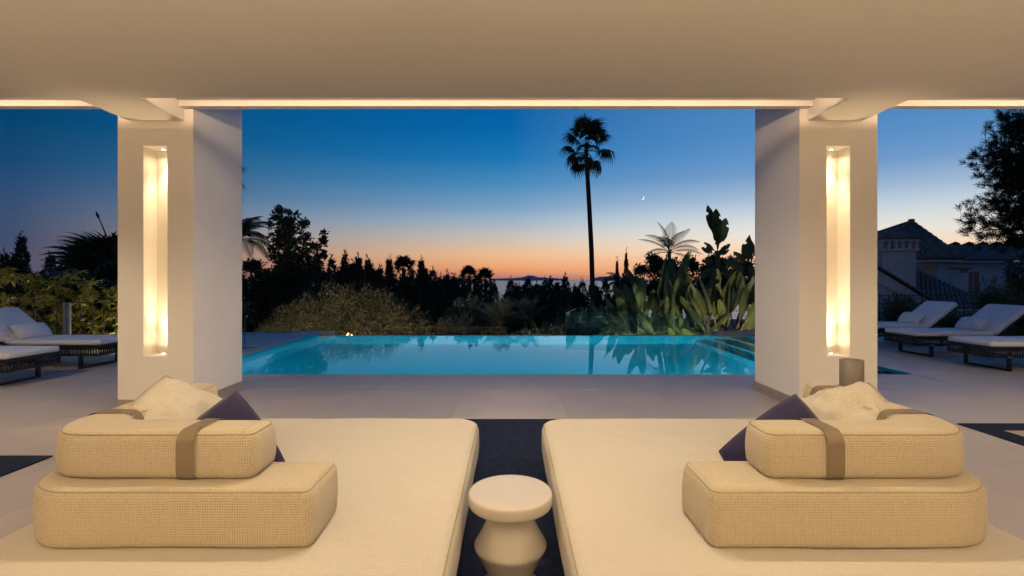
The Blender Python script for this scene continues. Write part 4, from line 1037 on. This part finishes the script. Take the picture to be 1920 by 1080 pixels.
# ---- pine on the right: limbs with needle tufts
def pine():
    Y = 18.0; base = P(2010, 0, Y); zb = ground_z(0, Y)
    r = tag(empty('pine_tree', (base.x, Y, zb)), 'dark pine reaching in from the right photo edge', 'tree')
    B = Vector((base.x, Y, zb)); q = lambda x_, y_, d=0: P(x_, y_, Y+d)-B
    trunk_mesh('trunk', [(0, 0, -.3), q(2005, 480), q(1985, 320), q(1960, 150)], [.24, .19, .14, .06], r)
    lim = MB(); Q = []
    limbs = [((2000, 440), (1900, 440), (1812, 400), 1.0), ((2000, 450), (1900, 425), (1850, 372), .8), ((2000, 430), (1920, 430), (1815, 432), .9), ((1998, 400), (1930, 400), (1870, 385), .8), ((1998, 420), (1940, 405), (1893, 352), .8), ((2000, 455), (1930, 452), (1850, 440), .8),
             ((1990, 370), (1930, 355), (1840, 330), 1.1), ((1990, 360), (1920, 320), (1835, 290), 1.1), ((1988, 350), (1930, 300), (1850, 272), 1.1), ((1985, 340), (1940, 290), (1880, 240), 1.1), ((1985, 330), (1945, 270), (1890, 205), 1.1), ((1980, 350), (1930, 340), (1862, 318), 1.1),
             ((1985, 320), (1940, 260), (1905, 190), 1.0), ((1990, 380), (1940, 375), (1872, 352), 1.0), ((1988, 345), (1920, 325), (1880, 300), 1.2), ((1985, 330), (1935, 310), (1905, 270), 1.2), ((1985, 345), (1940, 350), (1900, 340), 1.2), ((1980, 300), (1950, 240), (1915, 225), 1.0),
             ((1995, 400), (1950, 395), (1900, 390), .9), ((1995, 440), (1950, 420), (1905, 405), .9), ((1995, 470), (1950, 455), (1890, 450), .9)]
    for a, m_, e, dn in limbs:
        dd = random.uniform(-.9, .9)
        A, Mm, E = q(*a), q(*m_, dd*.6), q(*e, dd)
        lim.tube([A, Mm, E], [.05, .03, .008], 5, cap=False)
        for k in range(int(66*dn)):
            f = .20+.80*k/(66*dn)
            c = (A*(1-f)**2+Mm*2*f*(1-f)+E*f*f)+Vector((random.gauss(0, .24), random.gauss(0, .3), random.gauss(0, .24)))
            ax = (E-Mm).normalized()+Vector((random.gauss(0, .5), random.gauss(0, .5), random.gauss(.25, .5))); ax.normalize()
            n = 40; s0 = np.array(c)+np.outer(rng.random(n)*.20, np.array(ax))
            D = np.array(ax)*.9+unit(n)*.8; D /= np.linalg.norm(D, axis=1, keepdims=True)
            Q.append(leaf_quads(s0, D, .21, .017))
            lim.tube([c-ax*.16, c+ax*.2], [.007, .003], 3, cap=False)
    lim.build('limbs', M_bark, r)
    place('crown', mkq('crown', np.concatenate(Q), M_pine), r)
pine()

# ---- variegated hedge on the left: every compound leaf is a part
def rosette(n, seed):
    rr = random.Random(seed); mb = MB()
    for k in range(n):
        a = 2*PI*k/n+rr.uniform(-.2, .2); l = rr.uniform(.075, .115); w = l*.36; el = rr.uniform(-.75, -.15)
        d = Vector((math.cos(a)*math.cos(el), math.sin(a)*math.cos(el), math.sin(el))); s_ = Vector((-math.sin(a), math.cos(a), 0)); o = d*.018
        up = d.cross(s_)
        mb.add([o, o+d*l*.45+s_*w*.5+up*.008, o+d*l, o+d*l*.45-s_*w*.5+up*.008, o+d*l*.5-up*.004], [(0, 4, 1), (1, 4, 2), (2, 4, 3), (3, 4, 0)])
    mb.tube([(0, 0, -.10), (0, 0, 0)], [.004, .004], 3, cap=False)
    return mb.mesh('leaf_cluster', M_varieg)
ROS = [rosette(8, 1), rosette(7, 2), rosette(9, 3)]
def hedge_plant(px, py, Y, rpx, label, n):
    b_ = P(px, py, Y); rad = rpx*Y/FPX
    r = tag(empty('variegated_shrub', (b_.x, Y+.1, 0)), label, 'shrub', 'variegated hedge shrubs on the left')
    H = b_.z; rr = random.Random(px)
    st = MB()
    for k in range(7):
        a = rr.uniform(0, 2*PI); st.tube([(0, 0, -.3), (rad*.3*math.cos(a), rad*.2*math.sin(a), H*.4), (rad*.6*math.cos(a), rad*.35*math.sin(a), H*.8)], [.02, .014, .006], 5, cap=False)
    st.build('stems', M_bark, r)
    for k in range(n):
        u = -1+2*rr.random(); v = rr.random()
        topz = H*(1-.28*u*u); z = .10+topz*v-.05
        prof = 1 if v < .8 else math.sqrt(max(0, 1-((v-.8)/.25)**2))
        x_ = u*rad*1.15*prof; y_ = -.32*math.sqrt(max(.05, 1-u*u*.8))*prof-rr.uniform(-.05, .12)
        s_ = rr.uniform(1.0, 1.7)
        place('leaf_cluster', rr.choice(ROS), r, (x_, y_, z), (rr.uniform(.25, 1.15), rr.uniform(-.4, .4)+u*.4, rr.uniform(0, 6.28)), (s_, s_, s_))
    # inner small leaves, coloured darker to paint the shade in the gaps
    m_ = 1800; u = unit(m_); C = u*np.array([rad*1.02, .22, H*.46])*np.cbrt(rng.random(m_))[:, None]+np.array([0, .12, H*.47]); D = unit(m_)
    o = place('inner_leaves', mkq('inner_leaves', leaf_quads(C, D, .13, .06), M_hedgeshade), r); o['kind'] = 'stuff'
for px, py, rpx, w, n in ((-30, 512, 46, 'at the left photo edge', 40), (45, 496, 44, 'with the tall left shoots above the lounger', 75), (112, 520, 34, 'lower one in the middle', 50), (145, 503, 36, 'with the rounded top left of the pillar', 70), (190, 520, 34, 'next to the left pillar', 60), (235, 540, 34, 'half behind the left pillar', 25)):
    hedge_plant(px, py, 9.9, rpx, 'yellow-green variegated shrub '+w, n)

# ---- left fence with metal post
r = tag(empty('metal_fence', (-8.46, 9.35, 0)), 'dark metal mesh fence in front of the variegated hedge', 'fence')
top = P(0, 567, 9.35).z
pw = MB()
for dx in (-.055, .022): pw.box(dx, dx+.055, -.02, .02, .001, top)
pw.build('post', M_post, r)
for k in range(5): MB().box(.0785, .0795, -.022, .022, .1+.19*k, .105+.19*k).build('bracket', M_wire, r)
for z in (.08, .33, .58, .80, top-.012): MB().box(-4.2, 3.6, .022, .030, z, z+.012).build('rail', M_wire, r)
for k in range(32):
    x_ = -3.6+.225*k; MB().box(x_, x_+.012, .031, .039, .02, top).build('bar', M_wire, r)

# ---- timber trellis in mid garden
b0 = P(838, 0, 15.0); b1 = P(948, 0, 15.0); ztop = P(0, 613, 15.0).z
r = tag(empty('timber_trellis', (b0.x, 15.0, -1.4)), 'brown timber trellis behind the middle of the infinity edge', 'trellis')
w = b1.x-b0.x
for k in range(13): MB().box(w*k/12-.012, w*k/12+.012, -.012, 0, .01, ztop+1.4+.02*(k % 2)).build('slat', M_wood, r)
for k in range(5): MB().box(-.05, w+.05, .001, .013, ztop+1.4-.03-.115*k, ztop+1.4-.006-.115*k).build('slat', M_wood, r)

# ---- glass balustrade
r = tag(empty('glass_balustrade', (1.50, 13.3, -1.2)), 'clear frameless glass balustrade behind the pool on the right', 'balustrade')
def glass_panel(a, b_, ztop_, cut=0.0):
    a = Vector(a)-Vector((1.50, 13.3)); b_ = Vector(b_)-Vector((1.50, 13.3)); d = (b_-a).normalized(); nrm = Vector((-d.y, d.x))*.006; Ln = (b_-a).length
    prof = [(0, .02), (Ln, .02), (Ln, ztop_+1.2)]+([(cut, ztop_+1.2), (0, ztop_+1.2-cut)] if cut else [(0, ztop_+1.2)])
    mb = MB(); n = len(prof)
    for s_ in (-1, 1):
        for l, z in prof: q = a+d*l+nrm*s_; mb.V.append(Vector((q.x, q.y, z)))
    mb.F.append(tuple(range(n))); mb.F.append(tuple(range(2*n-1, n-1, -1)))
    pn = mb.build('pane', M_glass, r)
    ed = MB()
    for i in range(n): ed.V += [mb.V[i], mb.V[(i+1) % n], mb.V[n+(i+1) % n], mb.V[n+i]]; k = 4*i; ed.F.append((k, k+1, k+2, k+3))
    ed.build('edge', M_glassedge, pn)
glass_panel((1.50, 13.3), (3.45, 13.3), .47)
glass_panel((3.47, 13.3), (5.48, 13.3), .47)
glass_panel((2.06, 15.4), (3.45, 15.4), .47)
glass_panel((1.51, 13.33), (2.05, 15.37), .47)

# ---- right garden: bamboo-like shrubs and hedge behind the loungers
def grassy(label, px, py, Y, rpx, n, mat=M_bamboo, ln=.26, wd=.022, zb=-.3, name='bamboo_shrub'):
    t_ = P(px, py, Y); rad = rpx*Y/FPX; H = t_.z-zb
    r = tag(empty(name, (t_.x, Y, zb)), label, 'shrub', 'shrubs behind the right loungers')
    Q = []; st = MB()
    for k in range(18):
        a = random.uniform(0, 2*PI); d = rad*math.sqrt(random.random()); h = H*random.uniform(.6, 1.0)
        tip = (d*1.2*math.cos(a), d*.6*math.sin(a), h); st.tube([(d*.3*math.cos(a), d*.3*math.sin(a), 0), (d*.7*math.cos(a), d*.5*math.sin(a), h*.6), tip], [.008, .006, .002], 4, cap=False)
        m_ = n//18; f = .25+.75*rng.random(m_); C = np.outer(f, np.array(tip))+rng.normal(size=(m_, 3))*.05
        D = unit(m_)+np.array([0, 0, .15]); D /= np.linalg.norm(D, axis=1, keepdims=True)
        Q.append(leaf_quads(C, D, ln, wd))
    st.build('stems', M_petiole, r); place('foliage', mkq('foliage', np.concatenate(Q), mat), r)
grassy('feathery green shrub between the right pillar and the farthest lounger', 1692, 556, 12.6, 34, 2600)
grassy('low feathery shrub behind the middle lounger', 1790, 588, 12.4, 40, 2000)
grassy('pale upright shrub behind the nearest right lounger', 1872, 522, 12.8, 24, 1800)
grassy('bushy shrub at the right photo edge', 1915, 540, 12.2, 40, 3200)
grassy('low dark shrub under the middle lounger backrest', 1850, 600, 12.0, 46, 2000)
grassy('drooping shrub below the pine at the right photo edge', 1925, 470, 14.5, 30, 2600, M_darkleaf, .2, .035)
r = tag(empty('metal_fence', (7.4, 12.75, 0)), 'dark slatted metal fence behind the right loungers', 'fence')
for k in range(5): MB().box(.0, 6.5, 0, .008, .12+.21*k, .135+.21*k).build('rail', M_wire, r)
for k in range(30): MB().box(.22*k, .22*k+.02, .009, .02, .02, 1.0).build('bar', M_wire, r)

# ================================================================ NEIGHBOUR'S HOUSE
def tiled_slope(a, b_, c, d, parent, rows, cols, name='roof_tiles'):
    "barrel tiles over the quad a,b (eave) d,c (ridge)"
    a, b_, c, d = map(Vector, (a, b_, c, d)); nrm = (b_-a).cross(d-a).normalized()
    if nrm.z < 0: nrm = -nrm
    mb = MB(); mb.add([a, b_, c, d], [(0, 1, 2, 3)])
    rad = (b_-a).length/cols*.36
    for i in range(cols):
        f = (i+.5)/cols
        for j in range(rows):
            t0, t1 = j/rows, (j+1.12)/rows
            e0, e1 = a+(b_-a)*f, d+(c-d)*f
            p0 = e0+(e1-e0)*t0; p1 = e0+(e1-e0)*min(t1, 1)
            wdt = ((a+(d-a)*t0)-(b_+(c-b_)*t0)).length
            if wdt < (b_-a).length*.02: continue
            rr_ = rad*max(wdt/(b_-a).length, .05); sd = (b_-a).normalized()
            V = []; F = []
            for q, up in ((p0, .35), (p1, .0)):
                for k in range(5):
                    an = PI*k/4; V.append(q+sd*rr_*math.cos(an)+nrm*(rr_*math.sin(an)+up*rr_))
            for k in range(4): F.append((k, k+1, k+6, k+5))
            F.append((4, 3, 2, 1, 0)); mb.add(V, F)
    o = mb.build(name, M_rtile, parent); o['kind'] = 'stuff'
    return o
HY = 21.0
def HP(x_, y_, d=0): return P(x_, y_, HY+d)
base = Vector((HP(1740, 0).x, HY, -2.0)); r = tag(empty('neighbour_house', tuple(base)), 'white neighbouring house with hipped clay tile roofs behind the right loungers', 'house')
Tn = Matrix.Translation(-base); W = lambda v: v-base
ze = HP(0, 486).z; za = HP(0, 417, 2.6).z
xl, xr = HP(1600, 0).x, HP(1806, 0).x; ap = HP(1709, 417, 2.6); ap.z = za
fl, frr = Vector((xl, HY, ze)), Vector((xr, HY, ze)); bl, brr = Vector((xl, HY+5.2, ze)), Vector((xr, HY+5.2, ze))
roof = MB().box(xl-base.x, xr-base.x, 0, 5.2, ze-base.z-.13, ze-base.z-.02).build('roof', M_wall, r)
tiled_slope(W(fl), W(frr), W(ap)+Vector((.02, 0, 0)), W(ap)-Vector((.02, 0, 0)), roof, 9, 21)
tiled_slope(W(frr), W(brr), W(ap)+Vector((0, .02, 0)), W(ap)-Vector((0, .02, 0)), roof, 9, 21)
tiled_slope(W(bl), W(fl), W(ap)-Vector((0, .02, 0)), W(ap)+Vector((0, .02, 0)), roof, 9, 21)
tiled_slope(W(brr), W(bl), W(ap), W(ap), roof, 3, 4)
for e in (fl, frr):                                   # ridge tiles
    for k in range(10):
        a = W(e)+(W(ap)-W(e))*(k/10); b_ = W(e)+(W(ap)-W(e))*((k+1.05)/10)
        MB().tube([a+Vector((0, 0, .06)), b_+Vector((0, 0, .04))], [.085, .07], 8).build('ridge_tile', M_rtile, roof)
MB().box(-.09, .09, -.09, .09, -.02, .16).xf(Matrix.Translation(W(ap))).build('finial', M_rtile, roof)
# main wall set back under the eave
MB().box(xl+.35-base.x, HP(1776, 0).x-base.x, .45, 4.8, .0, ze-base.z-.131).build('wall', M_wall, r)
# lower lean-to gable roof in front, sloping down to the right
Yl = 17.5; q0, q1 = P(1600, 478, Yl), P(1765, 578, Yl)
ba = Vector((q0.x, Yl, q0.z)); bb = Vector((q1.x, Yl, q1.z))
lo_ = MB(); lo_.V = [W(ba), W(bb), W(bb)-Vector((0, 0, .36)), W(ba)-Vector((0, 0, .50))]; lo_.V += [v+Vector((0, .12, 0)) for v in lo_.V]
lo_.F = [(0, 3, 2, 1), (4, 5, 6, 7), (0, 1, 5, 4), (3, 7, 6, 2), (1, 2, 6, 5), (0, 4, 7, 3)]
lo_.build('bargeboard', M_wall, r)
gw = MB(); gz = -2.0
gw.V = [W(Vector((ba.x, Yl+.06, gz))), W(Vector((bb.x-.3, Yl+.06, gz))), W(Vector((bb.x-.3, Yl+.06, bb.z-.25))), W(Vector((ba.x, Yl+.06, ba.z-.3)))]
gw.V += [v+Vector((0, 3.2, 0)) for v in gw.V]; gw.F = [(0, 1, 2, 3), (7, 6, 5, 4), (0, 4, 5, 1), (1, 5, 6, 2), (2, 6, 7, 3), (3, 7, 4, 0)]
gw.build('gable_wall', M_wall, r)
for k in range(4): MB().box(W(P(1645+22*k, 0, Yl)).x, W(P(1645+22*k, 0, Yl)).x+.012, Yl-base.y+.050, Yl-base.y+.0595, .5, 2.6).build('pilaster', M_wall, r)
tiled_slope(W(Vector((bb.x+.25, Yl-.12, bb.z-.08))), W(Vector((bb.x+.25, Yl+3.3, bb.z-.08))), W(Vector((ba.x, Yl+3.3, ba.z+.06))), W(Vector((ba.x, Yl-.12, ba.z+.06))), r, 14, 16)
for_s = [P(1688, 577, 18.3), P(1865, 580, 18.3), P(1842, 563, 20.8), P(1690, 493, 20.8)]
tiled_slope(*[W(v) for v in for_s], r, 8, 18)
# chimney
ch0 = P(1654, 0, 19); ch1 = P(1718, 0, 19); zb_, zt_ = P(0, 545, 19).z, P(0, 471, 19).z
cc_ = MB().box(ch0.x-base.x, ch1.x-base.x, 19-base.y, 19-base.y+1.0, zb_-base.z-.3, zt_-base.z).build('chimney', M_wall, r)
MB().box(ch0.x-base.x-.03, ch1.x-base.x+.03, 18.97-base.y, 20.03-base.y, P(0, 492, 19).z-base.z, P(0, 490, 19).z-base.z).build('band', M_wall, cc_)
k0, k1 = P(1649, 0, 19).x-base.x, P(1722, 0, 19).x-base.x; zz = P(0, 470, 19).z-base.z; zt2 = P(0, 449, 19).z-base.z
MB().box(k0, k1, 18.93-base.y, 20.07-base.y, zz, zz+.07).build('cap_slab', M_wall, cc_)
MB().box(k0+.25, k1-.25, 19.15-base.y, 19.85-base.y, zz+.072, zt2-.071).build('shade_core', M_dark, cc_)  # dark box added so the gaps between cap piers look shaded
n_ = 6; pw_ = (k1-k0)/(n_*1.0)*.48
for yy in (18.95, 19.88):
    for k in range(n_):
        xx = k0+.02+(k1-k0-.04-pw_)*k/(n_-1); MB().box(xx, xx+pw_, yy-base.y, yy-base.y+.16, zz+.071, zt2-.07).build('cap_pier', M_wall, cc_)
MB().box(k0-.02, k1+.02, 18.90-base.y, 20.10-base.y, zt2-.069, zt2).build('cap_slab', M_wall, cc_)
c0 = Vector((k0-.08, 18.86-base.y, zt2+.005)); c1 = Vector((k1+.08, 18.86-base.y, zt2+.005)); ry = 19.5-base.y
tiled_slope(c0, c1, Vector((k1-.25, ry, zt2+.34)), Vector((k0+.25, ry, zt2+.34)), cc_, 2, 9)
MB().add([(k1+.08, 18.86-base.y, zt2+.004), (k1+.08, 20.14-base.y, zt2+.004), (k1-.25, ry, zt2+.34), (k0-.08, 18.86-base.y, zt2+.004), (k0-.08, 20.14-base.y, zt2+.004), (k0+.25, ry, zt2+.34)], [(0, 1, 2), (4, 3, 5), (1, 4, 5, 2)]).build('cap_roof', M_rtile, cc_)
# second house behind to the right
HY2 = 27.0; b2 = Vector((P(1850, 0, HY2).x, HY2, -2.5)); r2 = tag(empty('neighbour_house', tuple(b2)), 'second white house with a low tiled roof below the pine on the right', 'house')
x0_, x1_ = P(1772, 0, HY2).x-b2.x, P(2060, 0, HY2).x-b2.x; ze2 = P(0, 489, HY2).z-b2.z; zr2 = P(0, 461, HY2+2.5).z-b2.z
MB().box(x0_+.2, x1_, .35, 5, 0, ze2-.1).build('wall', M_wall, r2)
rf = MB().box(x0_, x1_, 0, 5.2, ze2-.1, ze2-.01).build('roof', M_wall, r2)
tiled_slope((x0_, 0, ze2), (x1_, 0, ze2), (x1_, 2.6, zr2), (x0_+.1, 2.6, zr2), rf, 7, 30)
tiled_slope((x1_, 5.2, ze2), (x0_, 5.2, ze2), (x0_+.1, 2.6, zr2), (x1_, 2.6, zr2), rf, 2, 10)
wx0, wx1 = P(1822, 0, HY2).x-b2.x, P(1846, 0, HY2).x-b2.x; wz1 = P(0, 509, HY2).z-b2.z
wn = MB().box(wx0-.06, wx1+.06, .31, .349, wz1-1.3, wz1+.06).build('window', M_wall, r2)
MB().box(wx0, wx1, .300, .309, wz1-1.24, wz1).build('pane', M_winpane, wn)
MB().box((wx0+wx1)/2-.02, (wx0+wx1)/2+.02, .292, .2995, wz1-1.24, wz1).build('mullion', M_wall, wn)
# small chimney of the second house
sx0, sx1 = P(1797, 0, 24).x-b2.x, P(1816, 0, 24).x-b2.x; sz0, sz1 = P(0, 545, 24).z-b2.z, P(0, 503, 24).z-b2.z
sc_ = MB().box(sx0, sx1, 24-b2.y, 24.5-b2.y, -.2, sz1-.25).build('chimney', M_wall, r2)
for k in range(3): MB().box(sx0+(sx1-sx0)*k/2-.04, sx0+(sx1-sx0)*k/2+.04, 24-b2.y, 24.5-b2.y, sz1-.249, sz1-.05).build('cap_pier', M_wall, sc_)
MB().box(sx0-.06, sx1+.06, 23.94-b2.y, 24.56-b2.y, sz1-.049, sz1+.03).build('cap_slab', M_rtile, sc_)

# far white houses glimpsed down the slope
for px, py, Y, wpx, w in ((1012, 548, 130, 20, 'left of the tall palm'), (1186, 546, 120, 26, 'right of the tall palm')):
    c = P(px, py, Y); wd = wpx*Y/FPX; zb = ground_z(0, Y)-4; hh = c.z-zb+1.5
    r = tag(empty('distant_house', (c.x, Y, zb)), 'distant white house glimpsed between the trees '+w, 'house', 'distant houses')
    MB().box(-wd/2, wd/2, 0, 6, 0, hh).build('wall', M_wall, r)
    MB().box(-wd/2-.3, wd/2+.3, -.3, 6.3, hh+.01, hh+.3).build('roof', M_wall, r)
    for k in (-1, 1): MB().box(k*wd*.25-.5, k*wd*.25+.5, -.06, -.01, hh-1.7, hh-.5).build('window', M_winpane, r)

# ---- moon
mc = P(1204, 371, 9000); R_ = 3.8*9000/FPX
mb = MB(); n = 24; out = []
for k in range(n+1):
    a = -PI/2+PI*k/n; out.append((R_*math.cos(a)*1.0, R_*math.sin(a)))
inn = [(x_*.66-.0*R_, y_) for x_, y_ in out]
for s_ in (-1, 1):
    for (x_, y_) in out: mb.V.append(Vector((x_, s_*4, y_)))
    for (x_, y_) in inn: mb.V.append(Vector((x_, s_*9, y_)))
q = n+1
for k in range(n):
    mb.F += [(k, k+1, q+k+1, q+k), (2*q+k, 3*q+k, 3*q+k+1, 2*q+k+1), (k, 2*q+k, 2*q+k+1, k+1), (q+k, q+k+1, 3*q+k+1, 3*q+k)]
tag(mb.build('moon', M_moon, loc=tuple(mc), rot=(0, math.radians(28), 0)), 'thin crescent moon in the dusk sky right of the tall palm', 'moon')

# ================================================================ GARDEN LIGHTS
def garden_light(x, y, z, target, power, label, group='hidden garden spotlights', angle=110, color=(1, .82, .52)):
    r = tag(empty('garden_spotlight', (x, y, z)), label, 'spotlight', group)
    MB().tube([(0, 0, -.25), (0, 0, 0)], [.008, .008], 6).build('spike', M_black, r)
    d = (Vector(target)-Vector((x, y, z))).normalized()
    MB().tube([-d*.04, d*.05], [.03, .035], 14).build('housing', M_black, r)
    MB().tube([d*.0505, d*.053], [.028, .028], 14).build('lens', M_lamp, r)
    s_ = spot('garden_lamp', d*.07, d*2, power*8, angle, .8, .04, color, parent=r)
for x_, y_, tg, pw_, w in ((-7.0, 12.85, (-6.4, 15.5, .7), 26, 'at the left of the olive shrub'), (-5.0, 12.85, (-5.0, 16, 1.2), 30, 'at the middle of the olive shrub'), (-3.0, 12.85, (-3.6, 15.8, .8), 28, 'at the right of the olive shrub'), (.5, 12.95, (.2, 16, .4), 17, 'before the young palms'),
                        (3.0, 12.85, (3.8, 15.5, 1.0), 36, 'left before the paddle-leaf plants'), (4.6, 12.85, (5.0, 15.5, 1.2), 44, 'before the paddle-leaf plants'), (6.1, 12.95, (6.2, 15.5, 1.1), 34, 'before the right end of the paddle-leaf plants')):
    garden_light(x_, y_, -.75, tg, pw_, 'small garden spotlight hidden behind the pool edge '+w)
garden_light(-7.2, 9.22, .06, (-9.2, 9.9, .8), 6, 'small black garden spotlight at the left hedge by the pillar', angle=130)
garden_light(-10.6, 9.05, .06, (-10.0, 9.9, .9), 6, 'small black garden spotlight at the left hedge end', angle=140)
# small lantern glowing in the olive shrub
q = P(653, 630, 13.2); r = tag(empty('garden_lantern', (q.x, 13.2, -1.0)), 'small glowing garden lantern at the foot of the olive shrub', 'lantern')
MB().tube([(0, 0, -.2), (0, 0, q.z+1.0-.06)], [.01, .01], 6).build('stake', M_black, r)
for dx, dz in ((-.10, .0), (-.03, .02), (.04, .0), (.09, .02), (.0, .06)):
    MB().lathe([(.003, -.016), (.014, -.008), (.016, 0), (.012, .01), (.003, .016)], n=10).build('bulb', M_bulb, r, loc=(dx, 0, q.z+1.0+dz), smooth=True)
    MB().tube([(0, 0, q.z+1.0-.06), (dx, 0, q.z+1.0+dz-.016)], .004, 4).build('stem', M_black, r)

# ---- evening haze over the sea
m = bpy.data.materials.new('haze'); m.use_nodes = True; t = m.node_tree; t.nodes.clear()
pv = t.nodes.new('ShaderNodeVolumePrincipled'); pv.inputs['Color'].default_value = (.85, .86, .92, 1); pv.inputs['Density'].default_value = .7e-5
ou = t.nodes.new('ShaderNodeOutputMaterial'); t.links.new(pv.outputs[0], ou.inputs['Volume'])
tag(MB().box(-61000, 61000, -2000, 61000, -400, 320).build('haze', m), kind='stuff')
